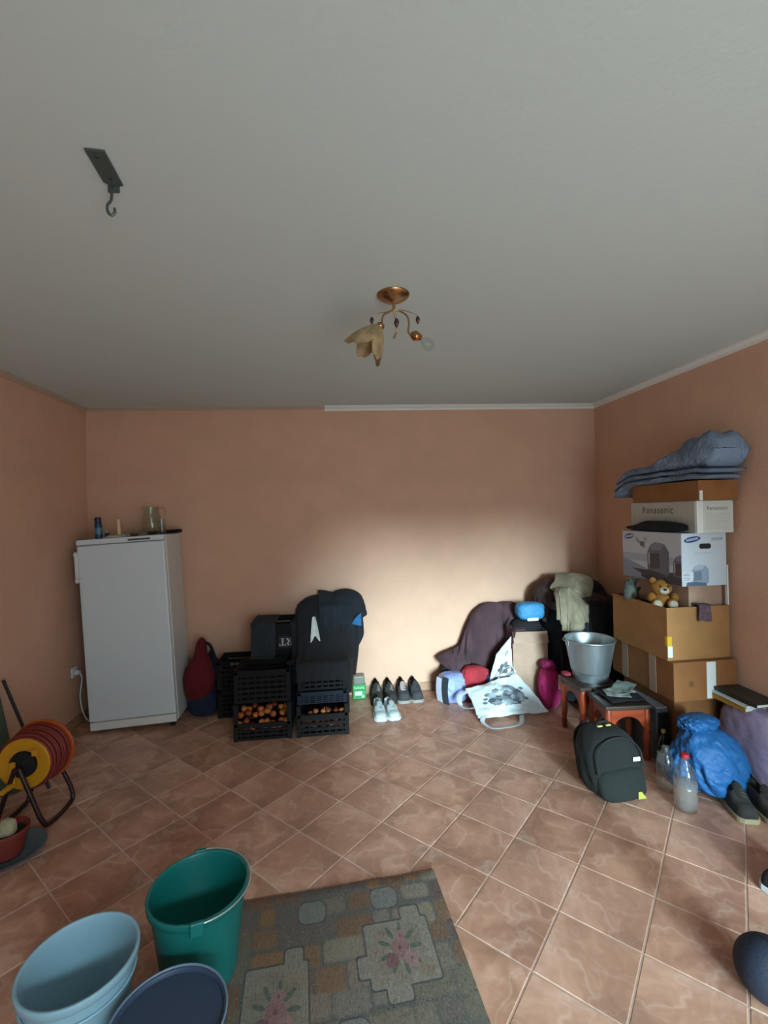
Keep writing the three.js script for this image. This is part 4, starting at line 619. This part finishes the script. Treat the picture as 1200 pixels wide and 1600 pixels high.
  const side = canvasTex(512, 256, (g, w, h) => { g.fillStyle = '#b9bcc2'; g.fillRect(0, 0, w, h); g.fillStyle = '#9ca1ad'; g.fillRect(0, 120, w, 40); g.fillStyle = '#82879a'; g.beginPath(); g.moveTo(0, 150); g.lineTo(200, 190); g.lineTo(w, 256); g.lineTo(0, 256); g.fill(); g.fillStyle = '#2f2d36'; g.beginPath(); g.moveTo(90, 205); g.lineTo(512, 196); g.lineTo(512, 256); g.lineTo(300, 256); g.fill(); printer(g, 236, 58, 1.22, true); printer(g, 450, 110, 0.9, true); ell(g, 66, 28, 46, 15, 'SAMSUNG'); g.fillStyle = '#8c8a84'; for (let k = 0; k < 40; k++) g.fillRect(130 + (k * 37 % 90), 30 + (k * 23 % 55), 14, 5); g.fillStyle = '#5a5752'; g.fillRect(172, 52, 40, 26); });
  const front = canvasTex(384, 384, (g, w, h) => { g.fillStyle = '#c5d0d8'; g.fillRect(0, 0, w, h); ell(g, 92, 44, 72, 21, 'SAMSUNG'); g.fillStyle = '#1c2024'; g.beginPath(); g.roundRect(150, 76, 104, 38, 19); g.fill(); g.fillStyle = '#9ba6ac'; g.fillRect(258, 34, 80, 9); g.fillRect(258, 48, 92, 7); g.fillStyle = '#8f9aa2'; g.beginPath(); g.arc(348, 40, 9, 0, 7); g.fill(); printer(g, 80, 236, 1.0, false); g.fillStyle = '#b2bfc7'; g.fillRect(110, 140, 160, 5); g.fillRect(110, 152, 130, 4); g.fillStyle = '#d9e1e5'; g.fillRect(0, 282, 90, 70); g.fillStyle = '#7b8a96'; for (let k = 0; k < 5; k++) g.fillRect(8, 292 + k * 11, 60, 4); });
  c = carton('white printed printer carton with blue oval logos', 2.185, 2.495, 1.113, 1.447, -3.20, -2.625, M.whitePlastic);
  part(c.o, 'carton', rb(-c.X, 0, -c.Z, c.X, c.h, c.Z, 0.004, 1), S(0xc2c8cc, 0.55));
  part(c.o, 'printed_front', new THREE.PlaneGeometry(c.X * 2 - 0.004, c.h - 0.004).translate(0, c.h / 2, c.Z + 0.0008), S(0xffffff, 0.5, { map: front }));
  part(c.o, 'printed_side', new THREE.PlaneGeometry(c.Z * 2 - 0.004, c.h - 0.004).rotateY(-Math.PI / 2).translate(-c.X - 0.0008, c.h / 2, 0), S(0xffffff, 0.5, { map: side }));
  // telephone box
  const ps = canvasTex(512, 160, (g, w, h) => { g.fillStyle = '#b3b0a6'; g.fillRect(0, 0, w, h); g.fillStyle = '#5f5c56'; g.font = 'bold 52px sans-serif'; g.fillText('Panasonic', 100, 62); g.fillStyle = '#8f8b82'; g.fillStyle = '#a19d93'; for (let k = 0; k < 120; k++) g.fillRect(20 + (k * 53 % 450), 78 + (k * 29 % 70), 9, 3); });
  const pf = canvasTex(256, 192, (g, w, h) => { g.fillStyle = '#c9ccc2'; g.fillRect(0, 0, w, h); g.fillStyle = '#dfe2da'; g.fillRect(0, 0, 40, h); g.fillStyle = '#7e807a'; g.font = 'bold 32px sans-serif'; g.fillText('Panasonic', 66, 56); g.fillStyle = '#b2b5ab'; for (let k = 0; k < 9; k++) g.fillRect(60, 76 + k * 11, 170, 3); });
  c = carton('grey-white printed carton on top of the printer carton', 2.252, 2.50, 1.448, 1.650, -3.19, -2.572, M.whitePlastic);
  part(c.o, 'carton', rb(-c.X, 0, -c.Z, c.X, c.h, c.Z, 0.004, 1), S(0xbfc0b8, 0.7));
  part(c.o, 'printed_front', new THREE.PlaneGeometry(c.X * 2 - 0.004, c.h - 0.004).translate(0, c.h / 2, c.Z + 0.0008), S(0xffffff, 0.6, { map: pf }));
  part(c.o, 'printed_side', new THREE.PlaneGeometry(c.Z * 2 - 0.004, c.h - 0.004).rotateY(-Math.PI / 2).translate(-c.X - 0.0008, c.h / 2, 0), S(0xffffff, 0.6, { map: ps }));
  part(c.o, 'corner_tape', rb(-c.X - 0.002, 0, c.Z - 0.02, -c.X + 0.022, c.h - 0.001, c.Z + 0.002, 0.002, 1), M.whitePlastic);
  single('black_garment', 'black rolled garment lying on the ledge of the printer carton', 'garment', blob({ rx: 0.028, h: 0.075, rz: 0.26, sd: 120, folds: 0.12, amp: 0.1, ff: 7, shape: (x, y, z, t) => [x, y * (1 - 0.45 * sst(-0.05, -0.25, z)) , z] }), BLACKF, [2.218, 1.447, -2.90]);
  c = carton('brown cardboard box under the blue-grey blanket', 2.242, 2.51, 1.651, 1.775, -3.16, -2.545, M.cardDark); closed(c); part(c.o, 'white_tape', bx(-c.X + 0.006, 0.0, c.Z, -c.X + 0.026, 0.06, c.Z + 0.0015), M.whitePlastic);
  // folded quilted blanket
  const bm = fabric(0x74849a, 0.85, 0.3, 0.004); bm.bumpMap = bumpCrinkle; bm.bumpScale = 0.007;
  const bl = thing('folded_blanket', 'folded blue-grey quilted blanket on top of the box stack', 'blanket', [0, 0, 0]);
  const thick = (k, u) => k < 2 ? 0.036 : 0.055 + 0.15 * sst(0.35, 0.9, u);
  const layer = (k) => {
    const nu = 80, nv = 40, pos = [], idx = [], uv = [];
    for (let i = 0; i <= nu; i++) for (let j = 0; j <= nv; j++) {
      const u = i / nu, a = j / nv * Math.PI * 2; const z = lerp(-3.34 + 0.012 * k, -2.44 - 0.03 * (2 - k), u);
      const droop = -0.10 * Math.pow(clamp((-3.13 - z) / 0.21), 1.4), end = Math.pow(clamp(Math.min(u, 1 - u) / 0.06), 0.42);
      const c2 = Math.cos(a), s2 = Math.sin(a), ex = Math.sign(c2) * Math.pow(Math.abs(c2), 0.35), ey = Math.sign(s2) * Math.pow(Math.abs(s2), k === 2 ? 0.8 : 0.6), th = thick(k, u);
      const n = fbm(u * 7, c2 * 2 + k * 3, s2 * 2, 4), fold = k === 2 ? 0.016 * Math.sin((z * 0.8 + ex * 0.10) * 42 + 3 * n) * sst(0.3, 0.8, u) * end * sst(-0.2, 0.6, s2) : 0;
      const base = 1.779 + (k > 0 ? thick(0, u) : 0) + (k > 1 ? thick(1, u) : 0);
      const x = 2.372 - 0.03 * (1 - u) + ex * (0.148 - 0.004 * k + 0.012 * n) * (0.86 + 0.14 * end) * (k === 2 ? 1 - 0.25 * sst(0.5, 1, u) * Math.max(0, s2) : 1);
      const y = base + th / 2 + droop + 0.010 * fbm(u * 4, 1, 3) + ey * (th / 2 * end + 0.008 * n) + fold;
      pos.push(Math.min(x, XR - 0.012), y, z); uv.push(u * 0.9, a * 0.06);
    }
    for (let i = 0; i < nu; i++) for (let j = 0; j < nv; j++) { const a = i * (nv + 1) + j, b = a + 1, d = a + nv + 1, e = d + 1; idx.push(a, b, d, b, e, d); }
    const g = new THREE.BufferGeometry(); g.setAttribute('position', new THREE.Float32BufferAttribute(pos, 3)); g.setAttribute('uv', new THREE.Float32BufferAttribute(uv, 2)); g.setIndex(idx); g.computeVertexNormals(); return g;
  };
  for (let k = 0; k < 3; k++) part(bl, 'folded_layer', layer(k), bm);
  // teddy bear
  const tb = thing('teddy_bear', 'small tan teddy bear with cream muzzle and paws in the open carton', 'toy', [2.18, 0.946, -2.80], -0.35);
  const tan = fabric(0xa8722f, 1, 0.2, 0.004), cream = fabric(0xd8cdb2, 1, 0.1, 0.003);
  const el = (x, y, z, a, b, c) => new THREE.SphereGeometry(1, 28, 20).scale(a, b, c).translate(x, y, z);
  part(tb, 'body', el(0, 0.05, -0.01, 0.06, 0.05, 0.045), tan);
  const hd = part(tb, 'head', el(0, 0.135, 0, 0.062, 0.055, 0.052), tan);
  part(hd, 'muzzle', el(0, 0.122, 0.045, 0.03, 0.023, 0.022), cream); part(hd, 'nose', el(0, 0.132, 0.066, 0.011, 0.008, 0.006), M.rubber);
  for (const s of [-1, 1]) { part(hd, 'eye', el(s * 0.022, 0.15, 0.047, 0.006, 0.006, 0.005), M.rubber); const e = part(tb, 'ear', el(s * 0.05, 0.183, -0.005, 0.021, 0.021, 0.011), tan); part(tb, 'arm', el(s * 0.068, 0.075, 0.02, 0.026, 0.032, 0.03), tan); const ft = part(tb, 'foot', el(s * 0.045, 0.035, 0.055, 0.034, 0.036, 0.026), tan); part(ft, 'foot_pad', el(s * 0.045, 0.036, 0.068, 0.027, 0.028, 0.016), cream); }
  // work glove
  const gl = thing('work_glove', 'grey work glove with yellow cuff left of the teddy bear', 'glove', [2.11, 0.946, -3.02], 0.3);
  const gm = fabric(0x5d6258, 1, 0.3, 0.004);
  part(gl, 'palm', blob({ rx: 0.05, h: 0.13, rz: 0.03, sd: 130, folds: 0.05 }), gm); for (let k = 0; k < 4; k++) part(gl, 'finger', tube([[-0.036 + k * 0.024, 0.1, 0], [-0.045 + k * 0.03, 0.14, 0.008], [-0.052 + k * 0.035, 0.165 + 0.008 * (k % 3), 0.022]], 0.0115, 16, 10), gm); part(gl, 'thumb', tube([[0.04, 0.05, 0], [0.065, 0.085, 0.012], [0.07, 0.105, 0.02]], 0.012, 14, 10), gm); part(gl, 'cuff', rb(0.0, 0.0, 0.018, 0.05, 0.02, 0.05, 0.006), S(0xc29a22, 0.7), 'yellow cuff');
  // grey case beside the stack
  const gc = thing('grey_case', 'upright grey appliance case between the stools and the box stack', 'case', [2.078, 0, -2.87]);
  part(gc, 'shell', rb(-0.042, 0, -0.2, 0.042, 0.33, 0.185, 0.01), S(0x4a4e52, 0.6)); part(gc, 'top_panel', rb(-0.038, 0.33, -0.195, 0.038, 0.342, 0.18, 0.005), S(0x7e7c80, 0.5)); part(gc, 'front_panel', rb(-0.036, 0.01, 0.185, 0.036, 0.31, 0.192, 0.003), M.blackPlastic);
}

// ---------------------------------------------------------------- bottles, bags and shoes on the right
{
  const bottle = (label, x, z, r, h, body, cap, extra) => {
    const o = thing('bottle', label, 'bottle', [x, 0, z]);
    const pr = [[0, 0.008], [r * 0.6, 0.002], [r * 0.92, 0.004], [r, 0.02], [r, h * 0.30], [r * 0.95, h * 0.34], [r, h * 0.38], [r, h * 0.56], [r * 0.86, h * 0.68], [r * 0.5, h * 0.82], [r * 0.30, h * 0.88], [r * 0.30, h * 0.94], [0.001, h * 0.94]];
    part(o, 'body', lathe(pr, 32), body); if (cap) part(o, 'cap', lathe([[0, h], [r * 0.33, h], [r * 0.35, h * 0.99], [r * 0.35, h * 0.93], [r * 0.31, h * 0.925]], 20), cap); if (extra) extra(o, r, h); return o;
  };
  bottle('clear bottle with red cap, part filled, nearest the camera', 1.86, -2.245, 0.056, 0.297, M.pet, S(0xa8222a, 0.4), (o, r, h) => part(o, 'cloudy_contents', lathe([[0, 0.01], [r * 0.9, 0.012], [r * 0.97, 0.03], [r * 0.97, h * 0.29], [r * 0.92, h * 0.34], [r * 0.97, h * 0.385], [r * 0.97, h * 0.5], [0, h * 0.5]], 28), new THREE.MeshPhysicalMaterial({ color: 0xe6ddd6, roughness: 0.25, transmission: 0.86, thickness: 0 })));
  bottle('empty clear bottle without cap beside the red-capped one', 1.885, -2.42, 0.05, 0.265, M.pet, null, (o, r, h) => part(o, 'neck_ring', new THREE.TorusGeometry(r * 0.34, 0.003, 8, 24).rotateX(Math.PI / 2).translate(0, h * 0.9, 0), M.pet));
  bottle('dark green glass bottle with white label behind the clear bottles', 2.03, -2.62, 0.036, 0.235, M.darkGlass, S(0xb59a3a, 0.4), (o, r, h) => { part(o, 'label', new THREE.CylinderGeometry(r + 0.0006, r + 0.0006, 0.07, 28, 1, true).translate(0, 0.07, 0), S(0xc2cdc8, 0.6, { side: THREE.DoubleSide })); });
  // blue rubbish bag
  const bb = thing('blue_bag', 'large bright blue plastic bag slumped on the floor at right', 'bag', [2.15, 0, -2.40], 0.2);
  const bm = S(0x17588f, 0.62, { bumpMap: bumpCrinkle, bumpScale: 0.002 });
  part(bb, 'bag', blob({ rx: 0.20, h: 0.36, rz: 0.155, sd: 140, e: 2.5, amp: 0.07, folds: 0.09, ff: 6, n: 96, shape: (x, y, z, t) => [x * (1.06 - 0.28 * t) - 0.05 * t, y, z * (1.05 - 0.25 * t) + 0.04 * (1 - t)] }), bm);
  part(bb, 'gathered_top', blob({ rx: 0.10, h: 0.13, rz: 0.075, sd: 143, amp: 0.09, folds: 0.16, ff: 9, n: 64, shape: (x, y, z, t) => [x * (0.7 + 0.5 * t), y, z * (0.7 + 0.4 * t)] }), bm).position.set(-0.05, 0.28, -0.03);
  part(bb, 'side_lobe', blob({ rx: 0.10, h: 0.26, rz: 0.09, sd: 146, amp: 0.09, folds: 0.12, ff: 7, n: 64 }), bm).position.set(-0.13, 0.0, -0.04);
  // lavender bag of books
  const lv = thing('lilac_bag', 'pale lilac carrier bag of books by the right wall', 'bag', [2.45, 0, -2.43], 0.05);
  part(lv, 'bag', blob({ rx: 0.075, h: 0.43, rz: 0.18, sd: 150, e: 3.4, amp: 0.05, folds: 0.05, ff: 7 }), S(0xa595b4, 0.5, { bumpMap: bumpCrinkle, bumpScale: 0.002 }));
  const book = (label, x, y, z, w, d, t, ry, rz, cover) => { const o = thing('book', label, 'book', [x, y, z], 0, 'books on the lilac bag'); o.rotation.set(0.04, ry, rz); part(o, 'cover', merge([bx(-w / 2, 0, -d / 2, w / 2, 0.002, d / 2), bx(-w / 2, t - 0.002, -d / 2, w / 2, t, d / 2), bx(-w / 2, 0, -d / 2, -w / 2 + 0.002, t, d / 2)]), cover); part(o, 'pages', bx(-w / 2 + 0.002, 0.002, -d / 2 + 0.003, w / 2 - 0.003, t - 0.002, d / 2 - 0.003), M.paper); };
  book('yellow book lying lowest on the lilac bag', 2.425, 0.425, -2.50, 0.16, 0.23, 0.028, 0.1, 0, S(0xa8812c, 0.6));
  book('white magazine in the middle of the books on the lilac bag', 2.425, 0.457, -2.49, 0.17, 0.26, 0.014, 0.05, 0, M.paper);
  book('dark green-black magazine topmost on the lilac bag', 2.44, 0.474, -2.45, 0.17, 0.27, 0.02, 0.06, -0.02, S(0xffffff, 0.4, { map: toned(0x27302f, 0.5, 5, 71) }));
  single('dark_bag', 'dark grey bag at the right edge behind the right-hand shoes', 'bag', blob({ rx: 0.055, h: 0.24, rz: 0.12, sd: 155, folds: 0.06 }), fabric(0x2a2f30, 0.9, 0.2), [2.465, 0, -2.09]);
  // worn shoes
  const g = sneakerGeos(0.225, 0.1, 0.125), m1 = fabric(0x2e2c28, 0.9, 0.25), s1 = S(0x8f8266, 0.8), l1 = S(0x4a463e, 0.8);
  const cap = sheet(16, 8, (u, v) => { const a = Math.PI * u; return [Math.cos(a) * 0.043 * (1 - 0.05 * v), 0.018 + 0.028 * v * (0.6 + 0.4 * Math.sin(a)), 0.072 + Math.sin(a) * 0.042 * (1 - 0.35 * v)]; }, 0.004);
  sneaker('worn dark shoe with tan toe cap, left of the pair at the right edge', g, [2.115, 0, -2.195], [0, -0.25, 0], m1, s1, l1, m1, 'worn dark shoes', cap);
  sneaker('worn dark shoe with tan toe cap, right of the pair at the right edge', g, [2.235, 0, -2.15], [0, -0.2, 0], m1, s1, l1, m1, 'worn dark shoes', cap);
  sneaker('black shoe with white sole at the right edge, alone', g, [1.885, 0, -1.72], [0, -1.35, 0], fabric(0x1c1c20, 0.9, 0.2), S(0xc9cdca, 0.6), l1, fabric(0x1c1c20, 0.9, 0.2));
  const ball = thing('rubber_ball', 'dark navy ball on the tiles at the lower right edge', 'ball', [1.395, 0.094, -1.345]);
  part(ball, 'ball', new THREE.SphereGeometry(0.094, 48, 32), S(0x1c2334, 0.75, { bumpMap: bumpPlaster, bumpScale: 0.001 })); part(ball, 'valve', new THREE.CylinderGeometry(0.006, 0.006, 0.002, 12).translate(0, 0.094, 0), M.rubber);
}

// ---------------------------------------------------------------- cable reel and things by the left wall
{
  const yel = S(0xc98d1c, 0.45), org = S(0xb5521f, 0.5), maroon = S(0x2c1418, 0.45), redc = S(0x7c2a22, 0.6);
  const o = thing('cable_reel', 'yellow and red cable reel on a dark tubular stand by the left wall', 'cable reel', [-1.62, 0, -2.71], -0.05);
  const flange = (r, rim) => { const p = [[0.06, -0.004], [r - 0.012, -0.004], [r, -0.009], [r + 0.003, 0], [r, 0.009], [r - 0.012, 0.004], [0.06, 0.004], [0.06, -0.004]]; return lathe(p, 48).rotateX(Math.PI / 2); };
  const CY = 0.335;
  part(o, 'rear_flange', flange(0.165), org).position.set(0, CY, -0.075);
  part(o, 'front_flange', flange(0.13), yel, 'yellow front disc').position.set(0, CY, 0.075);
  for (let k = 0; k < 13; k++) part(o, 'cable_turn', new THREE.TorusGeometry(0.136 + 0.006 * Math.sin(k * 1.9) + (k < 6 ? 0.008 : 0), 0.0072, 8, 48), redc).position.set(0, CY, -0.064 + k * 0.0108);
  part(o, 'drum', new THREE.CylinderGeometry(0.125, 0.125, 0.14, 40).rotateX(Math.PI / 2).translate(0, CY, 0), redc);
  const hub = part(o, 'hub', lathe([[0, 0.03], [0.05, 0.028], [0.066, 0.014], [0.07, -0.002], [0, -0.002]], 36).rotateX(Math.PI / 2), M.blackPlastic); hub.position.set(0, CY, 0.08);
  for (let k = 0; k < 3; k++) part(hub, 'socket_outlet', new THREE.CylinderGeometry(0.017, 0.019, 0.008, 20).rotateX(Math.PI / 2).translate(Math.cos(k * 2.1 + 0.6) * 0.038, Math.sin(k * 2.1 + 0.6) * 0.038, 0.028), M.rubber);
  part(o, 'crank_handle', merge([rb(-0.045, CY - 0.10, 0.11, -0.015, CY + 0.03, 0.125, 0.006), new THREE.CylinderGeometry(0.013, 0.015, 0.07, 16).rotateX(Math.PI / 2).translate(-0.03, CY - 0.085, 0.155)].map(g => g)), yel);
  part(o, 'crank_knob', rb(0.05, CY + 0.045, 0.08, 0.078, CY + 0.08, 0.098, 0.005), yel);
  for (const s of [-1, 1]) part(o, 'stand_loop', tube([[s * 0.01, CY, -0.125], [s * 0.06, 0.2, -0.13], [s * 0.115, 0.06, -0.135], [s * 0.122, 0.022, -0.125], [s * 0.125, 0.0125, -0.09], [s * 0.125, 0.0125, 0.06], [s * 0.122, 0.022, 0.10], [s * 0.11, 0.06, 0.118], [s * 0.06, 0.2, 0.125], [s * 0.01, CY, 0.128]], 0.0115, 90, 10), maroon);
  part(o, 'axle', new THREE.CylinderGeometry(0.012, 0.012, 0.30, 16).rotateX(Math.PI / 2).translate(0, CY, 0), maroon);
  // leaning boards
  const gb = single('green_board', 'dull green board leaning on the left wall behind the reel', 'board', rb(-0.05, 0, -0.011, 0.05, 0.72, 0.011, 0.004), S(0x3f4a35, 0.7), [-1.905, 0.0, -2.97]); gb.rotation.set(0, 0.35, 0.16);
  const st = single('dark_stick', 'thin dark stick slanting from the green board to the reel', 'stick', poly([[-1.968, 0.66, -3.02], [-1.70, 0.008, -2.98]], 0.009), S(0x2c2320, 0.7));
  // shallow tray with red pot
  const tr = thing('plastic_tray', 'grey-blue shallow plastic tray on the floor at the left edge', 'tray', [-1.575, 0, -2.42]);
  part(tr, 'tray', lathe([[0, 0.002], [0.10, 0.002], [0.145, 0.028], [0.158, 0.03], [0.158, 0.034], [0.143, 0.033], [0.098, 0.008], [0, 0.008]], 44), S(0x55636a, 0.45));
  const pot = thing('red_pot', 'red clay pot standing in the grey-blue tray', 'pot', [-1.575, 0.009, -2.42]);
  part(pot, 'wall', lathe([[0, 0], [0.06, 0], [0.066, 0.01], [0.082, 0.1], [0.09, 0.102], [0.092, 0.125], [0.085, 0.127], [0.078, 0.105], [0.06, 0.012], [0, 0.012]], 40), S(0x7a2c22, 0.7)); part(pot, 'soil', new THREE.CylinderGeometry(0.079, 0.079, 0.004, 32).translate(0, 0.098, 0), S(0x1d1612, 1));
  single('cream_sponge', 'cream sponge resting in the red clay pot', 'sponge', blob({ rx: 0.036, h: 0.085, rz: 0.03, sd: 160, amp: 0.1, folds: 0.08, ff: 8 }), S(0xa8a182, 0.95), [-1.555, 0.11, -2.395]);
  single('patterned_bag', 'pale and navy patterned bag cut by the left edge of the frame', 'bag', blob({ rx: 0.075, h: 0.34, rz: 0.055, sd: 163, folds: 0.06 }), S(0xffffff, 0.85, { map: dataTex(64, (u, v) => (v * 6 % 2 < 1.0 || tn(u, v, 8, 3) > 0.12) ? [0.50, 0.54, 0.60] : [0.10, 0.11, 0.20]) }), [-1.70, 0, -2.28]);
}

// ---------------------------------------------------------------- buckets, basin and rug in the foreground
{
  const bucket = (name, label, x, z, rt, rbm, h, mat) => {
    const o = thing(name, label, name === 'light_blue_basin' ? 'basin' : 'bucket', [x, 0, z]);
    part(o, 'wall', lathe([[0, 0.006], [rbm - 0.01, 0.006], [rbm - 0.004, 0], [rbm, 0.002], [rt - 0.006, h - 0.025], [rt + 0.004, h - 0.025], [rt + 0.006, h - 0.004], [rt + 0.003, h], [rt - 0.003, h], [rt - 0.006, h - 0.006], [rt - 0.010, h - 0.03], [rbm - 0.005, 0.014], [0, 0.012]], 72), mat); return o;
  };
  const teal = S(0x0f6b66, 0.38), pale = S(0x8fb4c4, 0.42), nav = S(0x36455c, 0.5);
  const g = bucket('green_bucket', 'teal green plastic bucket with wire handle at the rug edge', -0.487, -1.705, 0.165, 0.125, 0.30, teal); g.rotation.y = 1.8; g.position.y = 0.011;
  for (const s of [-1, 1]) part(g, 'handle_lug', rb(s * 0.171 - 0.01, 0.262, -0.022, s * 0.171 + 0.006, 0.308, 0.022, 0.006), teal);
  { const p = []; for (let k = 0; k <= 24; k++) { const a = Math.PI * k / 24; p.push([Math.cos(a) * 0.176, 0.300 - 0.006 * Math.sin(a), Math.sin(a) * 0.176]); } part(g, 'wire_handle', tube(p, 0.0032, 80, 6), S(0xb8cfcb, 0.3, { metalness: 0.6 })); }
  const b = bucket('light_blue_basin', 'pale blue deep plastic basin at the lower left corner', -0.772, -1.487, 0.155, 0.115, 0.30, pale);
  part(b, 'outer_band', new THREE.TorusGeometry(0.148, 0.004, 8, 64).rotateX(Math.PI / 2).translate(0, 0.235, 0), pale);
  const n = bucket('navy_bucket', 'dark navy plastic bucket with pale rim between the other two', -0.468, -1.325, 0.150, 0.112, 0.24, nav);
  part(n, 'rim_ring', new THREE.TorusGeometry(0.154, 0.0035, 8, 64).rotateX(Math.PI / 2).translate(0, 0.241, 0), S(0x70849a, 0.35));
  part(n, 'lid_panel', new THREE.CylinderGeometry(0.143, 0.143, 0.004, 48).translate(0, 0.226, 0), nav);
  // patchwork rug
  let s = 99; const r = () => (s = (s * 16807) % 2147483647) / 2147483647;
  const T = canvasTex(1024, 1536, (c, w, h) => {
    c.fillStyle = '#5a5650'; c.fillRect(0, 0, w, h);
    const tone = ['#746758', '#6b604f', '#7d6e5e', '#7a5c42', '#835f40', '#645a54', '#756e60', '#5e4b43', '#837663', '#73523e'];
    const blk = (x, y, a, b, col, rad = 26) => { c.fillStyle = '#4c4a4a'; c.beginPath(); c.roundRect(x - 5, y - 5, a + 10, b + 10, rad + 4); c.fill(); c.fillStyle = col; c.beginPath(); c.roundRect(x, y, a, b, rad); c.fill(); };
    const rose = (x, y, q) => { c.fillStyle = '#565b50'; for (let k = 0; k < 9; k++) { const a = k * 0.7; c.beginPath(); c.ellipse(x + Math.cos(a) * q * 1.25, y + Math.sin(a) * q * 1.25, q * 0.5, q * 0.16, a, 0, 7); c.fill(); } for (const [dx, dy, z, col] of [[0, 0, 1, '#84605e'], [q * 0.7, q * 0.75, 0.75, '#8f6d6b'], [-q * 0.8, q * 0.7, 0.7, '#714e50'], [q * 0.2, -q * 0.8, 0.6, '#8a6a66']]) { for (let k = 0; k < 7; k++) { c.fillStyle = col; c.beginPath(); c.arc(x + dx + Math.cos(k * 0.9) * q * 0.38 * z, y + dy + Math.sin(k * 0.9) * q * 0.38 * z, q * 0.34 * z, 0, 7); c.fill(); } c.fillStyle = '#70494a'; c.beginPath(); c.arc(x + dx, y + dy, q * 0.16 * z, 0, 7); c.fill(); } };
    const soft = (x, y, a, b, col) => { for (let q = 0; q < 5; q++) { c.globalAlpha = 0.35; c.fillStyle = col; c.beginPath(); c.roundRect(x + q * 3 + r() * 6, y + q * 3 + r() * 6, a - q * 6, b - q * 6, 20); c.fill(); } c.globalAlpha = 1; };
    for (let y = -40; y < h; y += 92) for (let x = -40 - r() * 60; x < w;) { const a = 80 + r() * 120; soft(x, y - 6 + r() * 12, a - 4, 70 + r() * 40, tone[Math.floor(r() * tone.length)]); x += a; }
    const cross = (x, y, a, b) => { for (const [g2, col] of [[7, '#4a4748'], [0, '#80776a']]) { c.fillStyle = col; for (const [px, py, pw, ph] of [[x, y, a, b], [x + a * 0.62, y - 54, a * 0.3, 90], [x - 46, y + b * 0.5, 90, b * 0.32], [x + a * 0.2, y + b - 20, a * 0.34, 70]]) { c.beginPath(); c.roundRect(px - g2, py - g2, pw + 2 * g2, ph + 2 * g2, 14); c.fill(); } } for (let k = 0; k < 60; k++) { c.globalAlpha = 0.12; c.fillStyle = tone[Math.floor(r() * tone.length)]; c.fillRect(x + r() * (a - 60), y + r() * (b - 40), 60, 40); } c.globalAlpha = 1; rose(x + a * 0.5, y + b * 0.46, 58); };
    for (const [x, y, a, b] of [[600, 210, 300, 240], [80, 300, 260, 330], [440, 700, 320, 250], [60, 900, 280, 280], [640, 1100, 300, 280]]) cross(x, y, a, b);
    for (const [x, y] of [[300, 60], [660, 50], [850, 640], [250, 740], [440, 520], [700, 600]]) { c.fillStyle = '#4a4a4c'; c.beginPath(); c.roundRect(x - 6, y - 6, 142, 108, 40); c.fill(); c.fillStyle = '#727069'; c.beginPath(); c.roundRect(x, y, 130, 96, 36); c.fill(); c.strokeStyle = '#6a6c6a'; c.lineWidth = 5; c.beginPath(); c.arc(x + 62, y + 46, 24, 0, 5); c.stroke(); }
    for (let k = 0; k < 60000; k++) { c.fillStyle = r() < 0.5 ? 'rgba(40,38,40,0.16)' : 'rgba(175,168,155,0.13)'; c.fillRect(r() * w, r() * h, 2 + r() * 5, 1 + r() * 3); }
  });
  const rug = thing('patterned_rug', 'worn patchwork rug with faded roses in the foreground', 'rug', [0.06, 0, -1.21], 0.06);
  part(rug, 'pile', sheet(30, 40, (u, v) => [(u - 0.5) * 0.84, 0.006 + 0.0015 * fbm(u * 5, v * 7, 3), (v - 0.5) * 1.58 + 0.004 * fbm(u * 6, 1, 4) * (v < 0.02 ? 1 : 0)], 0.008), S(0xffffff, 1, { map: T, bumpMap: bumpFur, bumpScale: 0.002 })); T.flipY = false;
  const fr2 = []; for (let k = 0; k < 90; k++) { const x = (k / 89 - 0.5) * 0.83; fr2.push(new THREE.CylinderGeometry(0.0012, 0.0009, 0.016, 4).rotateX(Math.PI / 2 + rr(-0.1, 0.1)).rotateY(rr(-0.5, 0.5)).translate(x, 0.005, -0.797)); }
  part(rug, 'fringe', merge(fr2), fabric(0x5a5450, 1, 0.1)).userData.kind = 'stuff';
}
renderer.render(scene, camera);
